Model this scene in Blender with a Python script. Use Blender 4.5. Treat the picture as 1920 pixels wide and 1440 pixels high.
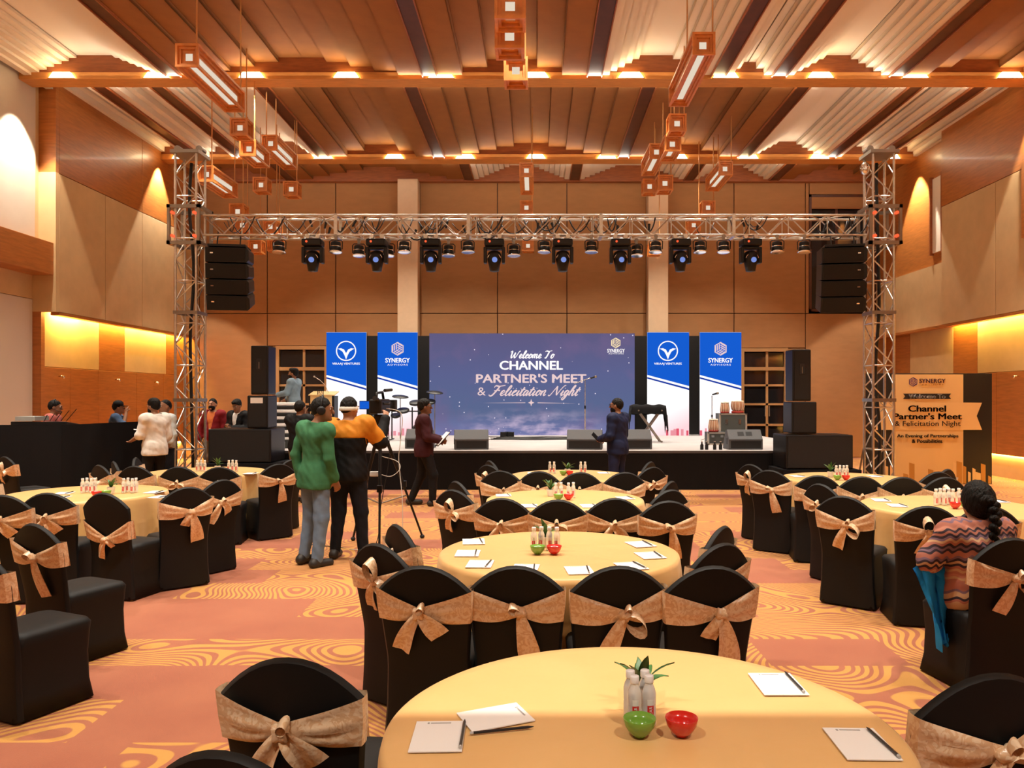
import bpy, bmesh, math, random
import numpy as np
from mathutils import Vector, Matrix, Euler
for o in list(bpy.data.objects): bpy.data.objects.remove(o, do_unlink=True)
S = bpy.context.scene
COL = S.collection
random.seed(7); RNG = np.random.default_rng(7)
PI = math.pi
# ---------------------------------------------------------------- camera
F = 1450.0; VX, VY, EYE = 1005.0, 745.0, 1.75
cam = bpy.data.cameras.new('camera'); cam_o = bpy.data.objects.new('camera', cam); COL.objects.link(cam_o)
cam_o.location = (0, 0, EYE); cam_o.rotation_euler = (PI/2, 0, 0)
cam.sensor_width = 36; cam.lens = F/1920*36
cam.shift_x = -(VX-960)/1920; cam.shift_y = (VY-720)/1920
cam.clip_start = .05; cam.clip_end = 100
S.camera = cam_o
# ---------------------------------------------------------------- world, exposure
w = bpy.data.worlds.new('World'); S.world = w; w.use_nodes = True
w.node_tree.nodes['Background'].inputs[0].default_value = (.9, .75, .55, 1)
w.node_tree.nodes['Background'].inputs[1].default_value = .05
S.view_settings.view_transform = 'Standard'; S.view_settings.look = 'None'
S.view_settings.gamma = 1; S.view_settings.use_curve_mapping = False
S.view_settings.exposure = 1.05
# ---------------------------------------------------------------- hall lamps and added fill lights (downlights sit in the cross beams)
ROWS = [5.1, 10.2, 15.3, 20.4]
LX = [-9.25, -7.4, -5.55, -3.7, -1.85, 0, 1.85, 3.7, 5.55, 7.4, 9.25]
SPOT_W = 360.0
def spot(loc, power, angle, blend=.35, col=(1, .91, .78), size=.06, aim=(0, 0, -1)):
    l = bpy.data.lights.new('downlight_or_fill', 'SPOT'); l.energy = power; l.color = col
    l.spot_size = math.radians(angle); l.spot_blend = blend; l.shadow_soft_size = size
    o = bpy.data.objects.new('downlight_or_fill', l); COL.objects.link(o); o.location = loc
    o.rotation_euler = Vector(aim).to_track_quat('-Z', 'Y').to_euler()
    return o
for y in ROWS:
    for i, x in enumerate(LX):
        edge = abs(x) > 9
        spot((x if not edge else math.copysign(9.62, x), y-.34, 7.9), SPOT_W*(1.7 if edge else 1), 66 if edge else (70 if abs(x) > 7 else 84), .10 if edge else .6)
def area(loc, sx, sy, power, col, aim, axis=(1, 0, 0)):
    l = bpy.data.lights.new('cove_or_fill_strip', 'AREA'); l.shape = 'RECTANGLE'; l.size = sx; l.size_y = sy; l.energy = power; l.color = col
    o = bpy.data.objects.new('cove_or_fill_strip', l); COL.objects.link(o); o.location = loc
    z = -Vector(aim).normalized(); x = Vector(axis); y = z.cross(x).normalized(); x = y.cross(z)
    o.rotation_euler = Matrix((x, y, z)).transposed().to_euler()
    return o
# added fill uplights along the cross beams, put in to brighten the ceiling panels
for y in ROWS:
    for x in (-6.5, 0, 6.5):
        area((x, y-.22, 7.99), 5.8, .06, 11, (1, .9, .74), (0, -.9, .44))
        area((x, y+.22, 7.99), 5.8, .06, 11, (1, .9, .74), (0, .9, .44))
# added fill spots under the low soffit, brightening the shaded front table
for x in (-3.2, -.9, 1.4, 3.7): spot((x, .9, 3.47), 78, 120, .7)
# ---------------------------------------------------------------- helpers
def at(px, py, d): return Vector(((px-VX)*d/F, d, EYE+(VY-py)*d/F))
def atz(px, py, z):
    d = F*(EYE-z)/(py-VY); return Vector(((px-VX)*d/F, d, z))
def X_(px, d): return (px-VX)*d/F
def Z_(py, d): return EYE+(VY-py)*d/F

class MB:
    def __init__(s): s.v = []; s.f = []; s.m = []; s.cur = 0
    def add(s, vs, fs):
        b = len(s.v); s.v += [tuple(v) for v in vs]
        for f in fs: s.f.append([b+i for i in f]); s.m.append(s.cur)
        return s
    def box(s, x0, x1, y0, y1, z0, z1):
        return s.add([(x, y, z) for z in (z0, z1) for y in (y0, y1) for x in (x0, x1)],
                     [(0, 2, 3, 1), (4, 5, 7, 6), (0, 1, 5, 4), (2, 6, 7, 3), (0, 4, 6, 2), (1, 3, 7, 5)])
    def tube(s, a, b, r, r2=None, n=8, caps=True):
        a = Vector(a); b = Vector(b); r2 = r if r2 is None else r2
        d = (b-a).normalized(); u = d.orthogonal().normalized(); w_ = d.cross(u)
        vs = []
        for p, rr in ((a, r), (b, r2)):
            for i in range(n):
                t = 2*PI*i/n; vs.append(p+(u*math.cos(t)+w_*math.sin(t))*rr)
        fs = [(i, (i+1) % n, n+(i+1) % n, n+i) for i in range(n)]
        if caps: fs += [tuple(range(n-1, -1, -1)), tuple(range(n, 2*n))]
        return s.add(vs, fs)
    def path(s, pts, r, n=6, closed=False):
        pts = [Vector(p) for p in pts]; rings = []
        up = None
        for i, p in enumerate(pts):
            d = (pts[min(i+1, len(pts)-1)]-pts[max(i-1, 0)]).normalized()
            if up is None: up = d.orthogonal().normalized()
            up = (up-d*up.dot(d)).normalized(); w_ = d.cross(up)
            rr = r[i] if isinstance(r, (list, tuple)) else r
            rings.append([p+(up*math.cos(2*PI*k/n)+w_*math.sin(2*PI*k/n))*rr for k in range(n)])
        return s.rings(rings, True)
    def rings(s, rings, caps=True):
        n = len(rings[0]); vs = [v for r in rings for v in r]; fs = []
        for j in range(len(rings)-1):
            for i in range(n):
                fs.append((j*n+i, j*n+(i+1) % n, (j+1)*n+(i+1) % n, (j+1)*n+i))
        if caps: fs += [tuple(range(n-1, -1, -1)), tuple(range((len(rings)-1)*n, len(rings)*n))]
        return s.add(vs, fs)
    def lathe(s, prof, c=(0, 0, 0), n=20, caps=True):
        return s.rings([[(c[0]+r*math.cos(2*PI*i/n), c[1]+r*math.sin(2*PI*i/n), c[2]+z) for i in range(n)] for r, z in prof], caps)
    def grid(s, P, flip=False):
        h = len(P); w_ = len(P[0]); vs = [p for row in P for p in row]; fs = []
        for j in range(h-1):
            for i in range(w_-1):
                q = (j*w_+i, j*w_+i+1, (j+1)*w_+i+1, (j+1)*w_+i); fs.append(q[::-1] if flip else q)
        return s.add(vs, fs)
    def poly(s, pts, depth, axis='y'):     # flat outline in xz pushed along +y by depth
        n = len(pts); vs = [(x, 0, z) for x, z in pts]+[(x, depth, z) for x, z in pts]
        return s.add(vs, [tuple(range(n)), tuple(range(2*n-1, n-1, -1))]+[(i, n+i, n+(i+1) % n, (i+1) % n) for i in range(n)])
    def ell(s, c, r, n=12, m=8):
        rs = []
        for j in range(m+1):
            t = PI*(j+.001)/(m+.002); rs.append([(c[0]+r[0]*math.sin(t)*math.cos(2*PI*i/n), c[1]+r[1]*math.sin(t)*math.sin(2*PI*i/n), c[2]-r[2]*math.cos(t)) for i in range(n)])
        return s.rings(rs, True)
    def mesh(s, name):
        me = bpy.data.meshes.new(name); me.from_pydata(s.v, [], s.f)
        if any(s.m): me.polygons.foreach_set('material_index', s.m)
        me.update(); return me
    def build(s, name, mats, parent=None, smooth=False, bevel=0, loc=None, fix=False, autosmooth=None):
        me = s.mesh(name)
        if fix or bevel:
            bm = bmesh.new(); bm.from_mesh(me)
            bmesh.ops.recalc_face_normals(bm, faces=bm.faces)
            if bevel: bmesh.ops.bevel(bm, geom=[e for e in bm.edges if e.calc_face_angle(0) > .5], offset=bevel, segments=2, affect='EDGES', profile=.5)
            bm.to_mesh(me); bm.free()
        return obj(name, me, mats, parent, smooth, loc, autosmooth)
def obj(name, me, mats, parent=None, smooth=False, loc=None, autosmooth=None):
    if not isinstance(mats, (list, tuple)): mats = [mats]
    if not me.materials:
        for m in mats: me.materials.append(m)
    if smooth: me.polygons.foreach_set('use_smooth', [True]*len(me.polygons))
    if autosmooth: me.set_sharp_from_angle(angle=math.radians(autosmooth))
    o = bpy.data.objects.new(name, me); COL.objects.link(o); o.parent = parent
    if loc is not None: o.location = loc
    return o
def tag(o, label=None, cat=None, group=None, kind=None):
    if label: o['label'] = label
    if cat: o['category'] = cat
    if group: o['group'] = group
    if kind: o['kind'] = kind
    return o
def thing(name, label, cat, loc=(0, 0, 0), rz=0, group=None):
    o = bpy.data.objects.new(name, None); COL.objects.link(o); o.empty_display_size = .1
    o.location = loc; o.rotation_euler = (0, 0, rz); return tag(o, label, cat, group)
KIDS = {}
def dup(root, loc, rz, label=None, group=None):
    def cp(o, par):
        c = o.copy(); COL.objects.link(c); c.parent = par
        for ch in o.children: cp(ch, c)
        return c
    kids = list(root.children)
    r = root.copy(); COL.objects.link(r); r.location = loc; r.rotation_euler = (0, 0, rz)
    for ch in kids: cp(ch, r)
    if label: r['label'] = label
    if group: r['group'] = group
    return r
def struct(o, label=None): o['kind'] = 'structure'; o['label'] = label or o.name.replace('_', ' '); return o
def sub(par, name, mb, mats, **k): return mb.build(name, mats, par, **k)
# ---------------------------------------------------------------- materials
M = {}
def nodes(name):
    m = bpy.data.materials.new(name); m.use_nodes = True; M[name] = m
    nt = m.node_tree; b = nt.nodes['Principled BSDF']; return m, nt, b
def N(nt, t, **k):
    n = nt.nodes.new(t)
    for a, v in k.items():
        if hasattr(n, a): setattr(n, a, v)
        else: n.inputs[a].default_value = v
    return n
def srgb(r, g, b):
    f = lambda c: (c/255/12.92) if c <= 10 else ((c/255+.055)/1.055)**2.4
    return (f(r), f(g), f(b), 1)
def mat(name, col, rough=.5, metal=0, spec=.5, emit=0, ecol=None, var=0, vscale=8, bump=0, bscale=40, sheen=0, trans=0, stretch=(1, 1, 1), alpha=1, ior=None, coat=0):
    m, nt, b = nodes(name)
    col = tuple(col) if len(col) == 4 else (*col, 1)
    b.inputs['Base Color'].default_value = col; b.inputs['Roughness'].default_value = rough
    b.inputs['Metallic'].default_value = metal; b.inputs['Specular IOR Level'].default_value = spec
    if sheen: b.inputs['Sheen Weight'].default_value = sheen; b.inputs['Sheen Roughness'].default_value = .4
    if trans: b.inputs['Transmission Weight'].default_value = trans
    if ior: b.inputs['IOR'].default_value = ior
    if coat: b.inputs['Coat Weight'].default_value = coat; b.inputs['Coat Roughness'].default_value = .1
    if emit: b.inputs['Emission Color'].default_value = ecol or col; b.inputs['Emission Strength'].default_value = emit
    if var or bump:
        tc = N(nt, 'ShaderNodeTexCoord'); mp = N(nt, 'ShaderNodeMapping'); mp.inputs['Scale'].default_value = stretch
        nt.links.new(tc.outputs['Object'], mp.inputs[0])
    if var:
        nz = N(nt, 'ShaderNodeTexNoise'); nz.inputs['Scale'].default_value = vscale; nz.inputs['Detail'].default_value = 5
        nt.links.new(mp.outputs[0], nz.inputs['Vector'])
        rp = N(nt, 'ShaderNodeMapRange'); rp.inputs[1].default_value = .3; rp.inputs[2].default_value = .7; rp.inputs[3].default_value = 1-var; rp.inputs[4].default_value = 1+var
        nt.links.new(nz.outputs[0], rp.inputs[0])
        mx = N(nt, 'ShaderNodeVectorMath', operation='SCALE'); mx.inputs[0].default_value = col[:3]
        nt.links.new(rp.outputs[0], mx.inputs['Scale']); nt.links.new(mx.outputs[0], b.inputs['Base Color'])
    if bump:
        n2 = N(nt, 'ShaderNodeTexNoise'); n2.inputs['Scale'].default_value = bscale; n2.inputs['Detail'].default_value = 3
        nt.links.new(mp.outputs[0], n2.inputs['Vector'])
        bp = N(nt, 'ShaderNodeBump'); bp.inputs['Strength'].default_value = bump; bp.inputs['Distance'].default_value = .02
        nt.links.new(n2.outputs[0], bp.inputs['Height']); nt.links.new(bp.outputs[0], b.inputs['Normal'])
    return m
def emat(name, col, s):
    m = bpy.data.materials.new(name); m.use_nodes = True; M[name] = m; nt = m.node_tree
    nt.nodes.remove(nt.nodes['Principled BSDF']); e = N(nt, 'ShaderNodeEmission'); e.inputs[0].default_value = (*col[:3], 1); e.inputs[1].default_value = s
    nt.links.new(e.outputs[0], nt.nodes['Material Output'].inputs[0]); return m
mat('fabric_tan', (.36, .175, .066), .85, var=.06, vscale=3, bump=.12, bscale=160, stretch=(1, 1, 3))
mat('fabric_sand', (.60, .40, .19), .85, var=.06, vscale=3, bump=.12, bscale=160)
mat('wood_wall', (.42, .145, .03), .38, var=.16, vscale=3, stretch=(1, 1, 9), coat=.1)
mat('wood_beam', (.30, .085, .02), .42, var=.2, vscale=4, stretch=(1, 6, 6))
mat('wood_strip', (.62, .27, .07), .4, var=.12, vscale=4, stretch=(1, 6, 6))
mat('wood_dark', (.085, .024, .009), .45, var=.2, vscale=4)
mat('panel_white', (.80, .69, .55), .85, bump=.08, bscale=120)
mat('panel_tan', (.29, .108, .02), .8, var=.08, vscale=3, bump=.1, bscale=120)
mat('drape_white', (.58, .50, .40), .8, var=.05, vscale=2, bump=.15, bscale=5)
mat('partition', (.66, .57, .47), .8, bump=.05)
mat('pilaster', (.66, .47, .30), .5, var=.03)
mat('lantern_wood', (.62, .215, .045), .42, var=.15, vscale=10)
mat('rod', (.55, .25, .08), .4, metal=.3)
emat('lantern_glow', (1, .84, .66), .38)
emat('patch_glow', (1, .78, .42), 14)
emat('cove_glow', (1, .68, .16), 8)
mat('black_cloth', (.006, .006, .007), .85, spec=.2, bump=.15, bscale=9)
mat('spandex', (.0055, .0055, .0055), .6, spec=.28, bump=.05, bscale=6)
mat('spandex_seat', (.028, .029, .027), .6, spec=.4, sheen=.25)
mat('gold_foot', (.6, .42, .16), .35, metal=.9)
mat('alu', (.62, .57, .50), .32, metal=.9, var=.1, vscale=20)
mat('alu_dark', (.30, .26, .22), .4, metal=.8)
mat('black_plastic', (.008, .008, .009), .42, spec=.35)
mat('black_matte', (.010, .010, .011), .7)
mat('grey_paint', (.075, .078, .085), .6, bump=.05)
mat('speaker_grille', (.009, .009, .009), .75, bump=.5, bscale=400)
mat('lens', (.05, .08, .2), .08, spec=.9, emit=.3, ecol=(.25, .4, 1, 1))
mat('chrome', (.8, .78, .75), .15, metal=1)
mat('red_led', (.5, .03, .01), .4, emit=.6, ecol=(1, .1, .03, 1))
mat('stage_top', (.42, .40, .39), .75, var=.08, vscale=2, bump=.1)
mat('white_paint', (.8, .8, .78), .5)
mat('paper', (.86, .85, .83), .7)
mat('ink', (.35, .34, .33), .7)
mat('pencil', (.02, .02, .022), .35)
mat('eraser', (.5, .5, .5), .5)
mat('bowl_green', (.16, .34, .04), .18, spec=.6, coat=.4)
mat('bowl_red', (.62, .018, .012), .18, spec=.6, coat=.4)
mat('bottle', (.93, .95, .96), .08, trans=.55, ior=1.2)
mat('cap', (.85, .85, .85), .35)
mat('label_red', (.62, .02, .02), .4)
mat('label_white', (.75, .75, .72), .5)
mat('leaf', (.035, .14, .025), .4, var=.3, vscale=20)
mat('pot', (.75, .73, .68), .35)
mat('soil', (.05, .03, .02), .9)
mat('glass_night', (.010, .010, .012), .06, spec=.6)
mat('frame_wood', (.42, .235, .10), .45)
mat('cable', (.012, .012, .012), .5)
mat('cable_white', (.7, .68, .62), .5)
mat('skin', (.28, .135, .075), .5, spec=.35)
mat('skin_dark', (.17, .075, .04), .5, spec=.35)
mat('skin_fair', (.42, .22, .135), .5, spec=.35)
mat('hair', (.006, .005, .004), .6, spec=.2, bump=.6, bscale=90, stretch=(1, 1, .25))
mat('lip', (.25, .08, .06), .5)
mat('eye_white', (.7, .68, .65), .3)
for nme, c, r in (('cloth_green', (.045, .165, .075), .8), ('cloth_jeans', (.14, .21, .31), .85), ('cloth_darkjeans', (.010, .012, .018), .85),
                  ('cloth_orange', (.60, .22, .018), .7), ('cloth_blackjkt', (.006, .006, .007), .7), ('cloth_white', (.70, .68, .62), .8),
                  ('cloth_maroon', (.04, .008, .011), .8), ('cloth_navy', (.009, .015, .05), .7), ('cloth_denim', (.19, .27, .33), .85),
                  ('cloth_red', (.23, .012, .018), .7), ('cloth_bluecheck', (.05, .09, .17), .85), ('cloth_pink', (.45, .13, .11), .8),
                  ('cloth_pale', (.55, .62, .62), .8), ('cloth_khaki', (.22, .17, .12), .85), ('cloth_blueshawl', (.015, .28, .75), .85), ('cloth_tee', (.75, .72, .68), .8), ('cloth_orangeprint', (.7, .2, .06), .8), ('cloth_redkurta', (.5, .03, .02), .8)):
    mat(nme, c, r, var=.14, vscale=9, bump=.25, bscale=14, spec=.2)
mat('shoe', (.02, .018, .017), .5)
mat('shoe_sole', (.4, .38, .35), .7)
mat('zebra', (.1, .1, .1), .6)
mat('gold_print', (.80, .56, .25), .45, var=.05, vscale=1)
mat('gold_ribbon', (.84, .60, .28), .4)
mat('gold_dark', (.55, .27, .05), .45)
mat('ink_black', (.01, .01, .01), .5)
mat('logo_purple', (.11, .04, .16), .5)
mat('tabla_wood', (.45, .22, .12), .45, var=.3, vscale=30, stretch=(1, 1, .1))
mat('tabla_skin', (.75, .68, .55), .6)
mat('case_grey', (.34, .35, .33), .5, var=.15, vscale=6)
mat('case_dark', (.05, .055, .05), .55)
mat('red_cloth', (.45, .04, .03), .7)

# satin cloth and brocade sash
def satin(name, base, dark, scale, rough, damask):
    m, nt, b = nodes(name)
    tc = N(nt, 'ShaderNodeTexCoord')
    nz = N(nt, 'ShaderNodeTexNoise'); nz.inputs['Scale'].default_value = scale; nz.inputs['Detail'].default_value = 2; nz.inputs['Distortion'].default_value = 2.2 if damask else .3
    nt.links.new(tc.outputs['Object'], nz.inputs['Vector'])
    rp = N(nt, 'ShaderNodeValToRGB'); e = rp.color_ramp.elements
    e[0].color = (*dark, 1); e[1].color = (*base, 1); e[0].position = .47 if damask else .2; e[1].position = .53 if damask else .8
    nt.links.new(nz.outputs[0], rp.inputs[0]); nt.links.new(rp.outputs[0], b.inputs['Base Color'])
    b.inputs['Roughness'].default_value = rough; b.inputs['Specular IOR Level'].default_value = .55
    b.inputs['Sheen Weight'].default_value = .35; b.inputs['Sheen Tint'].default_value = (1, .85, .6, 1)
    n2 = N(nt, 'ShaderNodeTexNoise'); n2.inputs['Scale'].default_value = 5 if not damask else 16; n2.inputs['Detail'].default_value = 3
    nt.links.new(tc.outputs['Object'], n2.inputs['Vector'])
    bp = N(nt, 'ShaderNodeBump'); bp.inputs['Strength'].default_value = .22; bp.inputs['Distance'].default_value = .03
    nt.links.new(n2.outputs[0], bp.inputs['Height']); nt.links.new(bp.outputs[0], b.inputs['Normal'])
satin('tablecloth', (.79, .49, .19), (.73, .43, .15), 2.5, .4, False)
satin('sash', (.86, .64, .42), (.74, .47, .26), 26, .28, True)

# carpet: terracotta ground with blocks of golden fingerprint swirls
def carpet():
    m, nt, b = nodes('carpet'); L = nt.links.new
    tc = N(nt, 'ShaderNodeTexCoord'); sp = N(nt, 'ShaderNodeSeparateXYZ'); L(tc.outputs['Object'], sp.inputs[0])
    def mth(op, a, c=None):
        n = N(nt, 'ShaderNodeMath', operation=op)
        for i, v in enumerate((a, c)):
            if v is None: continue
            if isinstance(v, (int, float)): n.inputs[i].default_value = v
            else: L(v, n.inputs[i])
        return n.outputs[0]
    row = mth('FLOOR', mth('DIVIDE', sp.outputs[1], .56))
    off = mth('MULTIPLY', mth('FRACT', mth('MULTIPLY', row, .37)), 1.0)
    cx = mth('FLOOR', mth('ADD', mth('DIVIDE', sp.outputs[0], .92), off))
    cmb = N(nt, 'ShaderNodeCombineXYZ'); L(cx, cmb.inputs[0]); L(row, cmb.inputs[1])
    wn = N(nt, 'ShaderNodeTexWhiteNoise', noise_dimensions='2D'); L(cmb.outputs[0], wn.inputs['Vector'])
    # denser pattern towards the stage
    far = N(nt, 'ShaderNodeMapRange'); L(sp.outputs[1], far.inputs[0]); far.inputs[1].default_value = 4; far.inputs[2].default_value = 9; far.inputs[3].default_value = .5; far.inputs[4].default_value = .82
    cell = mth('LESS_THAN', wn.outputs['Value'], far.outputs[0])
    nz = N(nt, 'ShaderNodeTexNoise', noise_dimensions='2D'); nz.inputs['Scale'].default_value = 1.15; nz.inputs['Detail'].default_value = 0
    L(tc.outputs['Object'], nz.inputs['Vector'])
    st = mth('SINE', mth('ADD', mth('MULTIPLY', nz.outputs[0], 150), mth('MULTIPLY', mth('ADD', sp.outputs[1], mth('MULTIPLY', sp.outputs[0], .5)), 30)))
    line = N(nt, 'ShaderNodeMapRange'); L(st, line.inputs[0]); line.inputs[1].default_value = -.35; line.inputs[2].default_value = .05; line.clamp = True
    fac = mth('MULTIPLY', cell, line.outputs[0])
    dirt = N(nt, 'ShaderNodeTexNoise'); dirt.inputs['Scale'].default_value = 1.6; dirt.inputs['Detail'].default_value = 6; L(tc.outputs['Object'], dirt.inputs['Vector'])
    rp = N(nt, 'ShaderNodeValToRGB'); L(dirt.outputs[0], rp.inputs[0]); e = rp.color_ramp.elements
    e[0].position = .3; e[0].color = (.30, .082, .036, 1); e[1].position = .65; e[1].color = (.35, .11, .048, 1)
    mx = N(nt, 'ShaderNodeMix', data_type='RGBA'); L(fac, mx.inputs[0]); L(rp.outputs[0], mx.inputs[6]); mx.inputs[7].default_value = (.52, .25, .045, 1)
    L(mx.outputs[2], b.inputs['Base Color']); b.inputs['Roughness'].default_value = .92; b.inputs['Sheen Weight'].default_value = .2
    fz = N(nt, 'ShaderNodeTexNoise'); fz.inputs['Scale'].default_value = 220; L(tc.outputs['Object'], fz.inputs['Vector'])
    bp = N(nt, 'ShaderNodeBump'); bp.inputs['Strength'].default_value = .25; bp.inputs['Distance'].default_value = .01
    L(fz.outputs[0], bp.inputs['Height']); L(bp.outputs[0], b.inputs['Normal'])
carpet()
# the big screen's night-sky picture
def screen_mat():
    m = bpy.data.materials.new('screen_sky'); m.use_nodes = True; M['screen_sky'] = m; nt = m.node_tree; L = nt.links.new
    nt.nodes.remove(nt.nodes['Principled BSDF'])
    tc = N(nt, 'ShaderNodeTexCoord'); sp = N(nt, 'ShaderNodeSeparateXYZ'); L(tc.outputs['Object'], sp.inputs[0])
    mr = N(nt, 'ShaderNodeMapRange'); L(sp.outputs[2], mr.inputs[0]); mr.inputs[1].default_value = 0; mr.inputs[2].default_value = 2.7
    rp = N(nt, 'ShaderNodeValToRGB'); L(mr.outputs[0], rp.inputs[0]); e = rp.color_ramp.elements
    e[0].position = 0; e[0].color = srgb(118, 122, 170); e[1].position = 1; e[1].color = srgb(96, 90, 128)
    q = e.new(.22); q.color = srgb(90, 104, 142); q = e.new(.6); q.color = srgb(92, 98, 142)
    nz = N(nt, 'ShaderNodeTexNoise'); nz.inputs['Scale'].default_value = 1.1; nz.inputs['Detail'].default_value = 4; L(tc.outputs['Object'], nz.inputs['Vector'])
    r2 = N(nt, 'ShaderNodeMapRange'); L(nz.outputs[0], r2.inputs[0]); r2.inputs[1].default_value = .5; r2.inputs[2].default_value = .75; r2.inputs[4].default_value = .55
    mx = N(nt, 'ShaderNodeMix', data_type='RGBA'); L(r2.outputs[0], mx.inputs[0]); L(rp.outputs[0], mx.inputs[6]); mx.inputs[7].default_value = srgb(122, 100, 140)
    # clouds along the bottom
    mp = N(nt, 'ShaderNodeMapping'); mp.inputs['Scale'].default_value = (1, 1, 2.4); L(tc.outputs['Object'], mp.inputs[0])
    n3 = N(nt, 'ShaderNodeTexNoise'); n3.inputs['Scale'].default_value = 1.9; n3.inputs['Detail'].default_value = 7; L(mp.outputs[0], n3.inputs['Vector'])
    g1 = N(nt, 'ShaderNodeMapRange'); L(sp.outputs[2], g1.inputs[0]); g1.inputs[1].default_value = .75; g1.inputs[2].default_value = .1
    ax = N(nt, 'ShaderNodeMath', operation='ABSOLUTE'); L(sp.outputs[0], ax.inputs[0])
    g2 = N(nt, 'ShaderNodeMapRange'); L(ax.outputs[0], g2.inputs[0]); g2.inputs[1].default_value = 2.0; g2.inputs[2].default_value = .6
    c1 = N(nt, 'ShaderNodeMapRange'); L(n3.outputs[0], c1.inputs[0]); c1.inputs[1].default_value = .42; c1.inputs[2].default_value = .68
    p1 = N(nt, 'ShaderNodeMath', operation='MULTIPLY'); L(g1.outputs[0], p1.inputs[0]); L(c1.outputs[0], p1.inputs[1])
    p2 = N(nt, 'ShaderNodeMath', operation='MULTIPLY'); L(p1.outputs[0], p2.inputs[0]); L(g2.outputs[0], p2.inputs[1])
    m2 = N(nt, 'ShaderNodeMix', data_type='RGBA'); L(p2.outputs[0], m2.inputs[0]); L(mx.outputs[2], m2.inputs[6]); m2.inputs[7].default_value = srgb(225, 200, 225)
    vo = N(nt, 'ShaderNodeTexVoronoi'); vo.inputs['Scale'].default_value = 5.5; L(tc.outputs['Object'], vo.inputs['Vector'])
    lt = N(nt, 'ShaderNodeMath', operation='LESS_THAN'); L(vo.outputs['Distance'], lt.inputs[0]); lt.inputs[1].default_value = .085
    m3 = N(nt, 'ShaderNodeMix', data_type='RGBA'); L(lt.outputs[0], m3.inputs[0]); L(m2.outputs[2], m3.inputs[6]); m3.inputs[7].default_value = srgb(225, 215, 235)
    em = N(nt, 'ShaderNodeEmission'); L(m3.outputs[2], em.inputs[0]); em.inputs[1].default_value = .49
    L(em.outputs[0], nt.nodes['Material Output'].inputs[0])
screen_mat()
emat('led_blue', srgb(22, 92, 208), .49); emat('led_white', (1, .97, .96), .55); emat('led_text', (1, .95, .95), .52); emat('led_rose', srgb(235, 205, 205), .49)
emat('led_pink', srgb(236, 150, 160), .49); emat('led_red', srgb(225, 90, 110), .49); emat('led_deep', srgb(30, 60, 160), .49); emat('led_cream', srgb(250, 225, 180), .49)
def kurta():
    m, nt, b = nodes('kurta'); L = nt.links.new
    tc = N(nt, 'ShaderNodeTexCoord'); mp = N(nt, 'ShaderNodeMapping'); mp.inputs['Scale'].default_value = (1, 1, 1); L(tc.outputs['Object'], mp.inputs[0])
    sp = N(nt, 'ShaderNodeSeparateXYZ'); L(mp.outputs[0], sp.inputs[0])
    def mth(op, a, c=None):
        n = N(nt, 'ShaderNodeMath', operation=op)
        for i, v in enumerate((a, c)):
            if v is None: continue
            if isinstance(v, (int, float)): n.inputs[i].default_value = v
            else: L(v, n.inputs[i])
        return n.outputs[0]
    zz = mth('ADD', mth('MULTIPLY', sp.outputs[2], 62), mth('MULTIPLY', mth('SINE', mth('MULTIPLY', sp.outputs[0], 110)), .55))
    zz = mth('ADD', zz, mth('MULTIPLY', sp.outputs[1], 14))
    wn = N(nt, 'ShaderNodeTexWhiteNoise', noise_dimensions='1D'); L(mth('FLOOR', zz), wn.inputs['W'])
    rp = N(nt, 'ShaderNodeValToRGB'); L(wn.outputs['Value'], rp.inputs[0]); rp.color_ramp.interpolation = 'CONSTANT'; e = rp.color_ramp.elements
    e[0].color = (.42, .15, .10, 1); e[1].position = .28; e[1].color = (.035, .02, .03, 1)
    q = e.new(.5); q.color = (.55, .33, .17, 1); q = e.new(.72); q.color = (.19, .11, .15, 1); q = e.new(.88); q.color = (.5, .2, .13, 1)
    L(rp.outputs[0], b.inputs['Base Color']); b.inputs['Roughness'].default_value = .85
kurta()

def banner_white():
    m = M['led_white']; nt = m.node_tree; L = nt.links.new; em = [n for n in nt.nodes if n.type == 'EMISSION'][0]
    tc = N(nt, 'ShaderNodeTexCoord'); sp = N(nt, 'ShaderNodeSeparateXYZ'); L(tc.outputs['Object'], sp.inputs[0])
    a = N(nt, 'ShaderNodeMath', operation='MULTIPLY_ADD'); L(sp.outputs[0], a.inputs[0]); a.inputs[1].default_value = -.5; L(sp.outputs[2], a.inputs[2])
    rp = N(nt, 'ShaderNodeValToRGB'); L(a.outputs[0], rp.inputs[0]); e = rp.color_ramp.elements
    e[0].position = 0; e[0].color = srgb(250, 205, 210); e[1].position = .75; e[1].color = (1, .97, .97, 1); L(rp.outputs[0], em.inputs[0])
banner_white()
# ---------------------------------------------------------------- the hall
Y0, YB, HW, ZC = -4.0, 22.5, 9.8, 8.6
struct(MB().box(-10.6, 10.6, Y0, 23.2, -.15, 0).build('floor', M['carpet']), 'terracotta carpet with blocks of golden swirl pattern')
ceil = struct(MB().box(-10.6, 10.6, Y0, 23.2, ZC, ZC+.15).build('ceiling', M['wood_dark']), 'coffered ceiling of stepped panels between wooden beams')
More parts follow.
